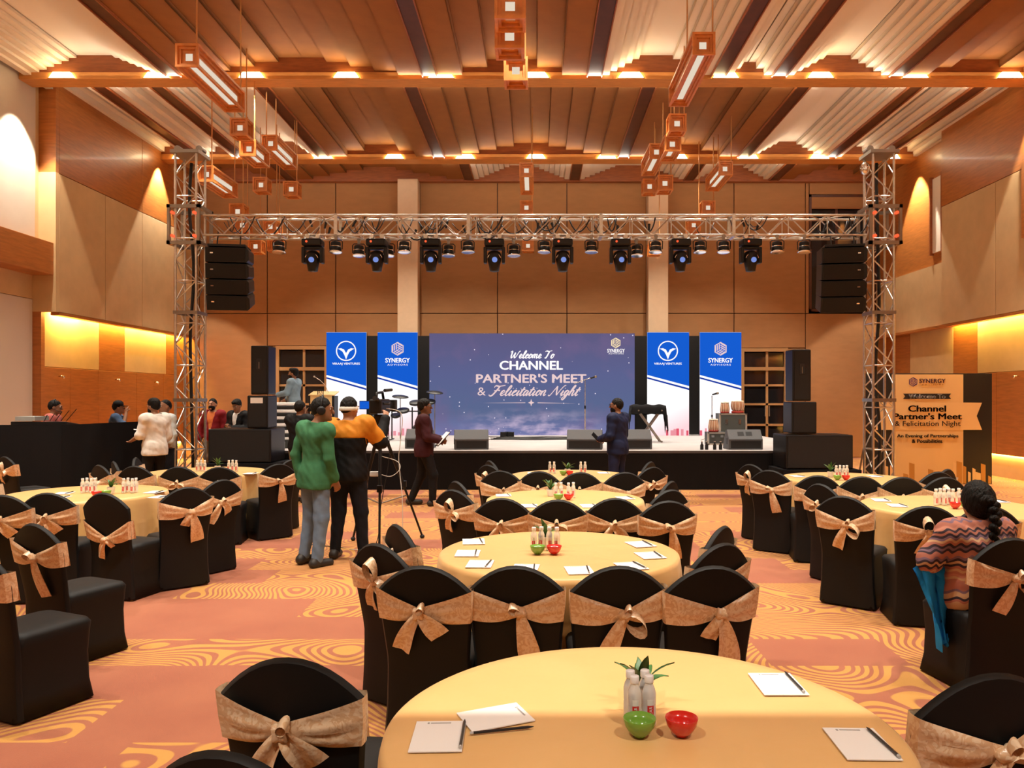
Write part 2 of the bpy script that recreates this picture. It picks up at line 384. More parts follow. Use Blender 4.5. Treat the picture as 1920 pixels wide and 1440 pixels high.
# cross beams (dark face above, lighter strip below) and their downlights
for y in ROWS:
    sub(ceil, 'cross_beam', MB().box(-10.1, 10.1, y-.18, y+.18, 8.1, ZC), M['wood_beam'])
    sub(ceil, 'beam_strip', MB().box(-10.1, 10.1, y-.20, y+.20, 7.965, 8.1), M['wood_strip'])
sub(ceil, 'cross_beam', MB().box(-10.1, 10.1, 22.3, 22.5, 7.98, ZC), M['wood_beam'])
dl = MB(); pr = [(-.25, 0), (.25, 0), (.17, .115), (-.17, .115)]
patch_me = MB().poly(pr, -.03).mesh('lit_patch'); trim_me = MB().box(-.27, .27, -.045, .0, -.02, .0).mesh('lamp_trim')  # glowing plates shaped like the lamplight falling on the beam face
first = True
for ri, y in enumerate(ROWS):
    for i, x in enumerate(LX):
        rowname = ['cross beam over the middle tables', 'cross beam over the dance floor', 'cross beam above the lighting truss', 'cross beam nearest the back wall'][ri]
        if ri < 2: rowname = ['beam second from the low soffit', 'beam before the truss'][ri]
        t = thing('downlight', 'downlight with lit-patch plate, %s from the white drape wall, %s' % (['first','second','third','fourth','fifth','sixth','seventh','eighth','ninth','tenth','eleventh'][i], rowname), 'downlight', (x, y-.203, 7.972), 0, 'downlights on the %s' % rowname)
        obj('lit_patch', patch_me, M['patch_glow'], t); obj('lamp_trim', trim_me, M['wood_strip'], t)
# long beams and stepped panels
def stepped(x0, x1, y0, y1, white):
    w_ = x1-x0
    if white:
        step = .145; n = max(3, int(w_*.38/step)); mid = w_-2*n*step
        widths = [step]*n+[mid]+[step]*n
    else:
        n = max(3, round(w_/.46)); widths = [w_/n]*n
    k = len(widths); x = x0
    dz = .40/max(1, (k-1)/2)
    for i, ww in enumerate(widths):
        h = min(i, k-1-i)*dz
        ceil_panel(x, x+ww, y0, y1, 8.04+h, white); x += ww
PC = {}
def ceil_panel(x0, x1, y0, y1, z, white):
    key = (round(x1-x0, 3), round(y1-y0, 3), white)
    if key not in PC: PC[key] = MB().box(0, x1-x0, 0, y1-y0, 0, .05).add([(x1-x0-.012, 0, .0), (x1-x0, 0, 0), (x1-x0, 0, .35), (x1-x0-.012, 0, .35), (x1-x0-.012, y1-y0, 0), (x1-x0, y1-y0, 0), (x1-x0, y1-y0, .35), (x1-x0-.012, y1-y0, .35)], [(0, 3, 7, 4), (1, 5, 6, 2), (0, 4, 5, 1)]).add([(0, 0, 0), (.012, 0, 0), (.012, 0, .35), (0, 0, .35), (0, y1-y0, 0), (.012, y1-y0, 0), (.012, y1-y0, .35), (0, y1-y0, .35)], [(0, 3, 7, 4), (1, 5, 6, 2), (0, 4, 5, 1)]).mesh('ceiling_panel')
    obj('ceiling_panel', PC[key], M['panel_white' if white else 'panel_tan'], ceil, loc=(x0, y0, z))
def bay(y0, y1, xs, cols, plain=False):
    xs = [-10.0]+xs+[10.0]
    for i in range(len(xs)-1):
        a = xs[i]+(.15 if i else 0); b = xs[i+1]-(.15 if i < len(xs)-2 else 0)
        if plain: ceil_panel(a, b, y0, y1, 8.2, cols[i] == 'w')
        else: stepped(a, b, y0, y1, cols[i] == 'w')
        if i < len(xs)-2:
            sub(ceil, 'long_beam', MB().box(xs[i+1]-.13, xs[i+1]+.13, y0, y1, 8.02, ZC), M['wood_dark'])
            sub(ceil, 'beam_edge', MB().box(xs[i+1]-.15, xs[i+1]-.13, y0, y1, 7.99, 8.2).box(xs[i+1]+.13, xs[i+1]+.15, y0, y1, 7.99, 8.2), M['wood_beam'])
A = ([-7.06, -2.07, 1.14, 3.55, 4.74, 7.03], 'wttwwwt'); B = ([-8.82, -7.65, -5.53, -2.53, 2.28, 5.4, 7.68, 8.96], 'wwwtttwww')
bay(5.28, 10.02, *B, plain=True); bay(10.38, 15.12, *A); bay(15.48, 20.22, *B); bay(20.58, 22.3, [-7.06, -1.93, 1.11, 4.4, 6.85], 'ttwwwt')
bay(3.3, 4.92, *A, plain=True)
# low soffit over the back of the hall, where the photograph is taken from
struct(MB().box(-10.6, 10.6, Y0, 3.3, 3.5, 8.6).build('ceiling_low_soffit', M['panel_white']), 'low plain soffit over the back of the hall')
struct(MB().box(-10.6, 10.6, Y0-.2, Y0, 0, 3.5).build('wall_rear', M['fabric_sand']))

# ---- back wall: fabric panels with recessed seams
wb = struct(MB().box(-10.6, 10.6, 22.9, 23.2, 0, 8.6).build('wall_back', M['black_matte']), 'back wall of tan fabric panels with dark seams')
GAP = .012
def wpanel(x0, x1, z0, z1, m='fabric_tan', y=YB, par=None, name='fabric_panel'):
    return sub(par or wb, name, MB().box(x0+GAP, x1-GAP, y, y+.06, z0+GAP, z1-GAP), M[m], bevel=.008)
cols = [(-9.8, -7.82), (-7.82, -5.83), (-5.83, -3.96), (-3.38, -1.12), (-1.12, .90), (.90, 3.21), (3.78, 5.76), (5.76, 7.84), (7.84, 9.8)]
DL = (-7.57, -6.05, 3.24); DR = (5.95, 7.32, 3.18); WN = (7.95, 9.62, 4.25, 7.65)
for x0, x1 in cols:
    z = 0
    if x0 == -7.82 or x0 == 5.76:
        a, b, zt = DL if x0 < 0 else DR
        wpanel(x0, a, 0, zt); wpanel(b, x1, 0, zt); wpanel(x0, x1, zt, 4.19)
    else: wpanel(x0, x1, 0, 4.19)
    if x0 == 7.84:
        wpanel(x0, WN[0], 4.19, 8.0); wpanel(WN[1], x1, 4.19, 8.0); wpanel(WN[0], WN[1], WN[3], 8.0)
    else: wpanel(x0, x1, 4.19, 8.0)
wpanel(-10.34, -9.8, 0, 4.19); wpanel(9.8, 10.34, 0, 4.19)
sub(wb, 'wall_core', MB().box(-10.6, -7.6, 22.57, 22.9, 0, 8.6).box(-6.0, 5.9, 22.57, 22.9, 0, 8.6).box(7.4, 10.6, 22.57, 22.9, 0, 4.2).box(-7.6, -6.0, 22.57, 22.9, 3.3, 8.6).box(5.9, 7.4, 22.57, 22.9, 3.25, 8.6).box(7.4, 7.9, 22.57, 22.9, 4.2, 8.6).box(9.7, 10.6, 22.57, 22.9, 4.2, 8.6).box(7.9, 9.7, 22.57, 22.9, 7.7, 8.6), M['wood_dark'])
for x0, x1 in ((-3.96, -3.38), (3.21, 3.78)):
    p = MB().box(x0, x1, 22.1, 22.56, 0, 8.0).build('trim_%d' % (1 if x0 < 0 else 2), M['pilaster'], bevel=.015); struct(p, 'pale pilaster on the back wall')
# ---- doors with glass panes
def door(n, x0, x1, zt, split):
    d = struct(MB().box(x0, x0+.1, 22.46, 22.6, 0, zt).box(x1-.1, x1, 22.46, 22.6, 0, zt).box(x0+.1, x1-.1, 22.46, 22.6, zt-.1, zt).build('door_%d' % n, M['frame_wood']), 'glazed door with pale timber frame and transom')
    f = MB(); zs = [0, .95, 1.55, 2.1, 2.55, zt-.1]
    for z in (.95, 1.55, 2.1): f.box(x0+.1, x1-.1, 22.5, 22.56, z-.03, z+.03)
    f.box(x0+.1, x1-.1, 22.48, 22.58, 2.53, 2.63); 
    for xx in split: f.box(xx-.035, xx+.035, 22.5, 22.56, 0, zt-.1)
    f.box(x0+.1, x1-.1, 22.5, 22.56, 0, .25)
    sub(d, 'glazing_bar', f, M['frame_wood'])
    xs = [x0+.1]+list(split)+[x1-.1]; zz = [.25, .95, 1.55, 2.1, 2.55, zt-.1]
    for i in range(len(xs)-1):
        for j in range(len(zz)-1):
            sub(d, 'pane', MB().box(xs[i]+.03, xs[i+1]-.03, 22.53, 22.54, zz[j]+.03, zz[j+1]-.03), M['glass_night'])
    for s in (-.06, .06): sub(d, 'door_handle', MB().tube((sum(split)/len(split)+s, 22.47, 1.2), (sum(split)/len(split)+s, 22.47, 1.5), .012), M['alu'])
door(1, *DL, (-6.75,)); door(2, *DR, (6.72,))
wn = struct(MB().box(WN[0], WN[0]+.07, 22.5, 22.7, WN[2], WN[3]).box(WN[1]-.07, WN[1], 22.5, 22.7, WN[2], WN[3]).box(WN[0], WN[1], 22.5, 22.7, WN[3]-.07, WN[3]).box(WN[0], WN[1], 22.5, 22.7, WN[2], WN[2]+.07).build('window_1', M['wood_dark']), 'high dark window with a raised blind')
sub(wn, 'pane', MB().box(WN[0]+.07, 8.75, 22.62, 22.63, WN[2]+.07, WN[3]-.07), M['glass_night']); sub(wn, 'pane', MB().box(8.8, WN[1]-.07, 22.62, 22.63, WN[2]+.07, WN[3]-.07), M['glass_night'])
sub(wn, 'mullion', MB().box(8.74, 8.81, 22.58, 22.66, WN[2]+.07, WN[3]-.07), M['wood_dark'])
sub(wn, 'blind', MB().box(WN[0]+.06, WN[1]-.06, 22.52, 22.56, 7.28, 7.6).tube((WN[0]+.06, 22.53, 7.27), (WN[1]-.06, 22.53, 7.27), .03), M['fabric_tan'])

# ---- side walls
def side_panel(par, sgn, xin, thick, y0, y1, z0, z1, m, name):
    a, b = sorted((sgn*xin, sgn*(xin+thick)))
    return sub(par, name, MB().box(a, b, y0+.006, y1-.006, z0+.006, z1-.006), M[m], bevel=.006)
def side_wall(name, s, label):
    par = struct(MB().box(*sorted((s*10.35, s*10.6)), Y0, 23.2, 0, 8.6).build(name, M['wood_dark']), label)
    return par
wl = side_wall('wall_left', -1, 'left wall of wood and fabric panels with cove-lit niches')
wr = side_wall('wall_right', 1, 'right wall of wood and fabric panels with cove-lit niches')
for s, w_ in ((-1, wl), (1, wr)):
    ys = [15.9, 19.25, 22.5] if s < 0 else [10.4, 14.2, 18.7]
    for a, b in zip(ys[:-1], ys[1:]):
        side_panel(w_, s, 9.8, .1, a, b, 6.35, 8.5, 'wood_wall', 'wood_panel')
    ys2 = [15.9, 17.6, 19.25, 21.0, 22.5] if s < 0 else [10.4, 12.4, 14.2, 16.5, 18.7]
    for a, b in zip(ys2[:-1], ys2[1:]):
        side_panel(w_, s, 9.8, .1, a, b, 3.5, 6.35, 'fabric_sand', 'fabric_panel')
    yn = 15.9 if s < 0 else 10.4
    core = MB(); core.box(*sorted((s*10.12, s*10.35)), yn, 22.5, 3.5+.1, 8.5); sub(w_, 'wall_core', core, M['wood_dark'])
    sub(w_, 'soffit_board', MB().box(*sorted((s*9.8, s*9.98)), yn, 22.5, 3.44, 3.5), M['wood_wall'])
    # lower, set-back wall
    if s < 0:
        low = [(15.9, 17.95, 'f'), (17.95, 19.07, 'w'), (19.07, 21.2, 'f'), (21.2, 22.5, 'w')]; zf = 2.38; seams = [15.9, 16.8, 17.9, 19.6, 21.0, 22.5]
    else:
        low = [(10.4, 12.6, 'w'), (12.6, 15.2, 'f'), (15.2, 15.9, 'w'), (15.9, 17.77, 'f'), (17.77, 18.8, 'w'), (18.8, 20.97, 'f'), (20.97, 22.5, 'w')]; zf = 2.3; seams = [10.4, 12.6, 15.2, 17.0, 18.8, 20.9, 22.5]
    for a, b, k in low:
        side_panel(w_, s, 10.14, .08, a, b, zf, 3.62, 'fabric_sand' if k == 'f' else 'wood_wall', 'fabric_panel' if k == 'f' else 'wood_panel')
    for a, b in zip(seams[:-1], seams[1:]):
        side_panel(w_, s, 10.12, .1, a, b, .5, zf, 'wood_wall', 'wood_panel')
    sub(w_, 'plinth', MB().box(*sorted((s*10.22, s*10.35)), yn, 22.5, 0, .5), M['fabric_sand'])
    # cove strips above the niche and behind the bottom of the wainscot
    for a, b in ((yn+.2, 17.2), (17.3, 19.8), (19.9, 22.3)) if s < 0 else ((10.6, 14), (14.2, 17.2), (17.3, 19.8), (19.9, 22.3)):
        sub(w_, 'cove_or_fill_strip', MB().box(*sorted((s*10.0, s*10.03)), a, b, 3.56, 3.6), M['cove_glow'])
        area((s*10.02, (a+b)/2, 3.545), b-a, .04, 30, (1, .66, .15), (s*.35, 0, -1), (0, 1, 0))
    area((s*10.2, (yn+22.5)/2, .49), 22.0-yn, .04, 45, (1, .72, .2), (s*.1, 0, -1), (0, 1, 0))
# left: the return edge, drape, wooden band and white partition nearer the tables
sub(wl, 'return_panel', MB().box(-10.35, -9.8, 15.78, 15.9, 6.35, 8.5), M['wood_wall']); sub(wl, 'return_panel', MB().box(-10.35, -9.8, 15.78, 15.9, 3.5, 6.35), M['fabric_sand'])
sub(wl, 'return_panel', MB().box(-10.35, -10.1, 15.78, 15.9, 0, 3.5), M['wood_wall'])
sub(wl, 'wood_band', MB().box(-10.35, -9.84, Y0, 15.78, 4.24, 4.9), M['wood_wall'], bevel=.01)
dr = MB(); P = []
for j in range(9):
    z = 4.9+j*(8.3-4.9)/8
    P.append([(-10.11+.012*math.sin(y*1.7)+.02*math.sin(y*4+z)*(.6 if j < 2 else .15), y, z) for y in np.linspace(3.4, 15.6, 90)])
dr.grid(P); sub(wl, 'drape', dr, M['drape_white'], smooth=True)
sub(wl, 'wall_core', MB().box(-10.35, -10.15, Y0, 15.78, 4.9, 8.5), M['fabric_sand'])
for a in range(7):
    sub(wl, 'partition_panel', MB().box(-10.33, -10.27, 15.78-(a+1)*1.6+.006, 15.78-a*1.6-.006, 0, 3.75), M['partition'], bevel=.006)
sub(wl, 'partition_head', MB().box(-10.33, -10.27, 4.5, 15.78, 3.76, 4.24), M['fabric_sand'])
# right: wood bay with a narrow lit slot beside the truss
sub(wr, 'wood_panel', MB().box(9.95, 10.1, 18.72, 22.5, 5.05, 8.5), M['wood_wall']); sub(wr, 'fabric_panel', MB().box(9.9, 10.1, 18.72, 22.5, 3.5, 5.04), M['fabric_sand'])
sub(wr, 'slot_panel', MB().box(9.92, 9.96, 18.85, 19.35, 5.35, 7.2), M['panel_white'])
sub(wr, 'slot_reveal', MB().box(9.86, 9.96, 19.35, 19.4, 5.3, 7.25).box(9.86, 9.96, 18.8, 18.85, 5.3, 7.25), M['wood_beam'])
sub(wr, 'wood_panel', MB().box(9.76, 9.82, 13.6, 15.55, 4.95, 6.6), M['wood_wall'])
for i in range(5):
    sub(wr, 'wood_panel', MB().box(9.8, 10.3, 10.4-(i+1)*2.9+.01, 10.4-i*2.9-.01, 0, 8.5 if i < 2 else 3.5), M['wood_wall'])
sub(wl, 'baseboard', MB().box(-10.27, -10.24, Y0, 15.78, 0, .1), M['wood_wall'])
for s, w_, pts in ((-1, wl, [(16.4, 2.2), (18.6, 2.18), (20.5, 2.15)]), (1, wr, [(16.2, 2.2)])):
    for y, z in pts:
        sub(w_, 'wall_hook', MB().tube((s*10.12, y, z), (s*10.03, y, z), .015).ell((s*10.02, y, z-.02), (.03, .03, .035)), M['chrome'], smooth=True)
# ---------------------------------------------------------------- banquet chairs with black spandex covers and gold sashes
def ztop(u): return .80+.125*(1-abs(u)**2.1)
def halfw(z): return float(np.interp(z, [0, .2, .46, .62, .74, .82, .93], [.222, .205, .198, .212, .226, .228, .225]))
def backy(x, z): return -.215-.10*max(0, (z-.40))/.53*.9+.16*x*x
NU, NV = 17, 15
def back_mesh():
    mb = MB(); us = [math.sin(PI/2*(-1+2*i/(NU-1))) for i in range(NU)]; Fp, Bp, Rim = [], [], []
    for j in range(NV):
        v = j/(NV-1); fr, bk = [], []
        for u in us:
            z = .02+(ztop(u)-.02)*v; x = u*halfw(z); rim = max(abs(u)**6, v**10)
            t = .027*(1-.35*rim); y = backy(x, z); fr.append((x, y+t, z)); bk.append((x, y-t, z))
        Fp.append(fr); Bp.append(bk)
    mb.grid(Fp, flip=True); mb.grid(Bp)
    edge = [(j, 0) for j in range(NV)]+[(NV-1, i) for i in range(1, NU)]+[(j, NU-1) for j in range(NV-2, -1, -1)]
    strip = []
    cx = Vector((0, 0, .5))
    a = [Fp[j][i] for j, i in edge]; c = [Bp[j][i] for j, i in edge]; mid = []
    for p, q in zip(a, c):
        m = (Vector(p)+Vector(q))/2; o = Vector((m.x*.9, 0, m.z-.62 if m.z > .78 else 0)); o = o.normalized()*.013 if o.length > 0 else o
        mid.append(tuple(m+o))
    mb.grid([a, mid, c])
    return mb.mesh('back_cover')
def rrect(hx, y0, y1, r, n=5):
    pts = []
    for cx, cy, a0 in ((hx-r, y1-r, 0), (-hx+r, y1-r, 90), (-hx+r, y0+r, 180), (hx-r, y0+r, 270)):
        for k in range(n): a = math.radians(a0+90*k/(n-1)); pts.append((cx+r*math.cos(a), cy+r*math.sin(a)))
    return pts
def seat_mesh():
    mb = MB(); R = []
    for z, hx, y0, y1, r in ((.012, .222, -.235, .225, .03), (.12, .203, -.225, .212, .03), (.28, .198, -.22, .207, .03), (.40, .207, -.22, .218, .04), (.445, .212, -.215, .226, .05), (.468, .200, -.21, .215, .06), (.478, .165, -.2, .18, .07), (.482, .09, -.15, .1, .06)):
        ring = rrect(hx, y0, y1, r)
        R.append([(x, y, z+(.035*max(0, 1-(abs(x)/hx)**4)*max(0, 1-abs((y-(y0+y1)/2)/((y1-y0)/2))**4) if False else z*0)+(0 if z > .05 else .04*(1-max(abs(x)/hx, abs(y)/.23)**8 if max(abs(x)/hx, abs(y)/.23) < 1 else 0)*0)) for x, y in ring])
    mb.rings(R, True); return mb.mesh('seat_cover')
BACK, SEAT = back_mesh(), seat_mesh()
FOOT = MB().lathe([(.013, 0), (.014, .03), (.012, .05)], n=8).mesh('foot')
def sash_mesh(kx, kz, tilt, drop):
    """band round the back: wide at the sides, gathered at the knot (kx, kz) behind"""
    mb = MB(); nS, nT = 15, 9
    zt, zb = .825-drop, .665-drop
    for s in (-1, 1):
        P = []
        for i in range(nS):
            a = i/(nS-1); e = a**.9; row = []
            for j in range(nT):
                b = j/(nT-1); z0 = zb+(zt-zb)*b+tilt*s*.5; z1 = kz+(b-.5)*.045
                sag = .02*math.sin(PI*a)*(1-b)
                z = z0+(z1-z0)*e-sag
                x = s*(halfw(z)+.010)*(1-a)+kx*a
                pl = .007*math.sin(b*PI*5+kx*40)*math.sin(PI*min(1, a*1.25))
                y = backy(x, z)-.032-.012*math.sin(PI*a)*math.sin(PI*b)-pl-.01*a
                row.append((x, y, z))
            P.append(row)
        # wrap round to the front
        W = []
        for f, yy in ((0, -.02), (.5, .012), (1, .038)):
            W.append([(s*(halfw(zb+(zt-zb)*j/(nT-1))+(.012 if f < .9 else .004)), backy(.22, zb+(zt-zb)*j/(nT-1))+yy, zb+(zt-zb)*j/(nT-1)+tilt*s*.5) for j in range(nT)])
        mb.grid(P, flip=s > 0); mb.grid([P[0]]+W, flip=s < 0)
    Fr = []
    for i in range(13):
        x = -1+2*i/12
        Fr.append([(x*(halfw(.74)+.004), backy(x*.22, zb+(zt-zb)*j/4)+.038, zb+(zt-zb)*j/4+tilt*x*.5) for j in range(5)])
    mb.grid(Fr, flip=True)
    return mb.mesh('sash')
def ribbon(pts, widths, name, ripple=.006, seed=0):
    mb = MB(); P = []
    for k, (p, wd) in enumerate(zip(pts, widths)):
        row = []
        d = Vector(pts[min(k+1, len(pts)-1)])-Vector(pts[max(k-1, 0)]); n = Vector((0, 1, 0)); side = d.cross(n); side = side.normalized() if side.length > 1e-6 else Vector((1, 0, 0))
        for j in range(7):
            b = j/6-.5; q = Vector(p)+side*b*wd; q.y -= ripple*math.sin(b*7+seed+k*.35)+.5*abs(b)*ripple; row.append(tuple(q))
        P.append(row)
    mb.grid(P); mb.grid([[(x, y+.004, z) for x, y, z in r] for r in P], flip=True)
    return mb.mesh(name)
def tail(kx, kz, dx, L, w0=.03, w1=.10, seed=0):
    n = 9; pts = []; wd = []
    for i in range(n):
        a = i/(n-1); x = kx+dx*a; z = kz-.005-L*a+.015*math.sin(a*PI); y = backy(x, z)-.055-.02*math.sin(a*PI)+.012*a; pts.append((x, y, z)); wd.append(w0+(w1-w0)*min(1, a*1.25)**.8)
    return ribbon(pts, wd, 'sash_tail', .009, seed)
def loop(kx, kz, ang, L, wd):
    """a bow loop: a flattened teardrop ring of cloth leaving the knot"""
    mb = MB(); n = 14; c, s = math.cos(ang), math.sin(ang); P = []
    for i in range(n):
        t = 2*PI*i/(n-1); r = L*(.5-.5*math.cos(t)); lat = .32*L*math.sin(t); row = []
        for j in range(5):
            b = (j/4-.5)*wd*(.35+.65*(.5-.5*math.cos(t)))
            x = kx+c*r-s*lat; z = kz+s*r+c*lat
            row.append((x+s*0, backy(x, min(z, .9))-.05-.012*math.sin(t)*0+b*.75-.02, z+b*.45))
        P.append(row)
    mb.grid(P); mb.grid([[(x*1.0, y+.003, z) for x, y, z in r] for r in P], flip=True)
    return mb.mesh('bow_loop')
def knot_mesh(kx, kz, seed):
    mb = MB(); r = random.Random(seed)
    y = backy(kx, kz)-.055
    mb.ell((kx, y, kz), (.033, .024, .030), 12, 8)
    v = []
    for (a, b, c) in mb.v:
        q = 1+.16*math.sin(a*190+seed)+.12*math.sin(c*170+seed*2); v.append((kx+(a-kx)*q, y+(b-y)*q, kz+(c-kz)*q))
    mb.v = v; return mb.mesh('knot')
# (knot x, knot z, tilt, drop, tails[(dx,len,w)], loops[(angle,len,width)], words)
TIES = [
 (.02, .715, .00, 0, [(.05, .25, .11)], [(2.6, .06, .05)], 'one long wide sash tail'),
 (.03, .70, .02, 0, [(-.09, .20, .09)], [(-.7, .12, .09), (1.2, .05, .04)], 'a looped sash bow'),
 (-.02, .71, -.01, 0, [(-.10, .19, .09), (.10, .11, .10)], [(1.0, .05, .05)], 'two short sash tails'),
 (0, .73, .01, 0, [(-.06, .16, .08)], [(1.75, .12, .07), (-.5, .09, .06)], 'a sash loop sticking up'),
 (.035, .705, .015, 0, [(.07, .27, .12), (-.05, .12, .08)], [], 'crossed sash tails'),
 (-.01, .72, 0, 0, [], [(1.57, .055, .05), (3.4, .09, .06), (-.25, .09, .06)], 'a small tight sash knot'),
]
def make_chair(k):
    kx, kz, tilt, drop, tails, loops, words = TIES[k % len(TIES)] if k < 100 else LOWTIE
    t = thing('banquet_chair', 'x', 'chair')
    obj('back_cover', BACK, M['spandex'], t, smooth=True); obj('seat_cover', SEAT, M['spandex'], t, smooth=True)
    for sx in (-1, 1):
        for y in (-.2, .195): obj('foot', FOOT, M['gold_foot'], t, loc=(sx*.19, y, 0))
    s = obj('sash', sash_mesh(kx, kz, tilt, drop), M['sash'], t, smooth=True); s['label'] = 'gold brocade sash'
    obj('knot', knot_mesh(kx, kz, k), M['sash'], s, smooth=True)
    for i, (dx, L, w_) in enumerate(tails): obj('sash_tail', tail(kx, kz, dx, L, .03, w_, k+i*2), M['sash'], s, smooth=True)
    for a, L, w_ in loops: obj('bow_loop', loop(kx, kz, a, L, w_), M['sash'], s, smooth=True)
    return t
LOWTIE = (0, .53, 0, .13, [(-.07, .16, .07), (.07, .05, .05)], [], 'sash slipped low')
PROTO = {}
SEATS = []          # world seat boxes for the tablecloths
def chair(bx, by, ang, k, label, group):
    """bx, by: foot point of the back; ang: heading, 0 = towards the stage (+y), positive turns towards +x"""
    rz = -ang; ox, oy = bx+.29*math.sin(ang), by+.29*math.cos(ang)
    if k not in PROTO:
        PROTO[k] = make_chair(k); r = PROTO[k]; r.location = (ox, oy, 0); r.rotation_euler = (0, 0, rz)
    else: r = dup(PROTO[k], (ox, oy, 0), rz)
    r['label'] = label; r['group'] = group
    SEATS.append((ox, oy, rz)); return r
# ---------------------------------------------------------------- round tables
TZ, TR = .76, .75
TABLES = {
 'T1': (.31, 2.30, 'table with the loose pad and pencil'), 'T2': (.145, 4.93, 'table with four bottles in a row'), 'T3': (.28, 7.5, 'table behind the four-bottle table'),
 'T4': (.42, 9.75, 'table before the navy suited man'), 'LA': (-4.62, 7.95, 'table with the white plant pot'), 'LB': (-4.35, 10.2, 'table before the left subwoofer'),
 'LC': (-4.55, 5.2, 'table at the left aisle edge'), 'RA': (3.75, 7.0, 'table the braided woman faces'), 'RB': (3.77, 9.4, 'table before the right subwoofer'), 'RC': (4.0, 4.55, 'table beside the braided woman')}
TABLES['LC'] = (-4.55, 5.2, 'table nearest the white partition'); TABLES['LB'] = (-4.35, 10.2, 'table nearest the red jacket man'); TABLES['RB'] = (3.77, 9.4, 'table nearest the welcome board')
# chairs: back position (px, top py) read at the 0.925 m back height, tie kind
def bp(px, py): d = F*(EYE-.925)/(py-VY); return X_(px, d), d
CH = {
 'T1': [(545, 1237, 2, .10), (430, 1412, 5, .25), (1845, 1266, 1, -.12)],
 'T2': [(765, 986, 5, None), (712, 1022, 3, None), (795, 1064, 2, None), (968, 1064, 0, None), (1160, 1064, 1, None), (1334, 1064, 4, None), (1338, 1020, 5, None), (1328, 989, 5, None)],
 'T3': [(858, 904, 5, None), (852, 920, 3, None), (942, 936, 2, None), (1046, 939, 5, None), (1152, 936, 2, None), (1252, 941, 0, None), (1255, 920, 5, None), (1229, 904, 5, None)],
 'T4': [(920, 865, 5, None), (917, 873, 3, None), (939, 884, 1, None), (1011, 885, 5, None), (1088, 887, 5, None), (1171, 887, 4, None), (1222, 877, 5, None), (1200, 867, 5, None)],
 'LA': [(27, 894, 5, None), (6, 930, 2, None), (90, 926, 2, None), (197, 926, 100, .25), (350, 915, 4, None), (415, 901, 2, None)],
 'LB': [(256, 859, 5, None), (222, 866, 5, None), (188, 873, 5, None), (265, 874, 5, None), (341, 875, 5, None), (412, 877, 5, None), (521, 871, 0, None), (545, 863, 5, None)],
 'LC': [(67, 984, 0, .42), (-40, 1034, 3, .42)],
 'RA': [(1540, 909, 5, None), (1583, 932, 1, None), (1740, 951, 3, None), (1852, 951, 2, None), (1928, 916, 5, None)],
 'RB': [(1409, 872, 3, None), (1444, 883, 0, None), (1533, 893, 5, None), (1615, 895, 2, None), (1691, 896, 2, None), (1771, 896, 3, None), (1758, 886, 5, None), (1712, 878, 5, None)],
 'RC': [(1893, 1011, 1, -.16), (2260, 1150, 2, -.5)],
}
ENDS = {'T1': 'pencil', 'T2': 'tripod', 'T3': 'maroon jacket man', 'T4': 'maroon jacket man', 'LA': 'white partition', 'LB': 'black flats', 'LC': 'plant pot table', 'RA': 'stage', 'RB': 'stage', 'RC': 'braided woman'}
ORD = ['first', 'second', 'third', 'fourth', 'fifth', 'sixth', 'seventh', 'eighth']
for tk, lst in CH.items():
    tx, ty, tn = TABLES[tk]
    for i, (px, py, k, ang) in enumerate(lst):
        x, y = bp(px, py)
        if ang is None:
            th = math.atan2(tx-x, ty-y); ang = th*(.30 if abs(th) < .75 else .62)
            if tk in ('LA', 'LB') and abs(th) > .75: ang = .72*th
        # keep the chair back clear of the table edge and only the seat front under the cloth
        for _ in range(60):
            c_, s_ = math.cos(ang), math.sin(ang)
            db = min(math.hypot(x+q*c_-tx, y-q*s_-ty) for q in (-.23, -.1, 0, .1, .23)); do = math.hypot(x+.29*s_-tx, y+.29*c_-ty)
            if db > (.80 if tk == 'T1' else .86) and do > .80: break
            r_ = math.hypot(x-tx, y-ty); x += .02*(x-tx)/r_; y += .02*(y-ty)/r_
        wd = (TIES[k] if k < 100 else LOWTIE)[6]
        lab = 'black covered chair, %s, %s from %s end, %s' % (wd, ORD[i], ENDS[tk], tn)
        while len(lab.split()) > 16: lab = lab.replace('black covered chair, %s, ' % wd, 'black chair, ', 1) if wd in lab else lab.replace(' the ', ' ', 1)
        chair(x, y, ang, k, lab, 'black covered chairs round the gold tables')
x, y = bp(11, 857); chair(x, y, .5, 3, 'black covered chair with gold sash beside the black flats, away from the tables', 'black covered chairs round the gold tables')

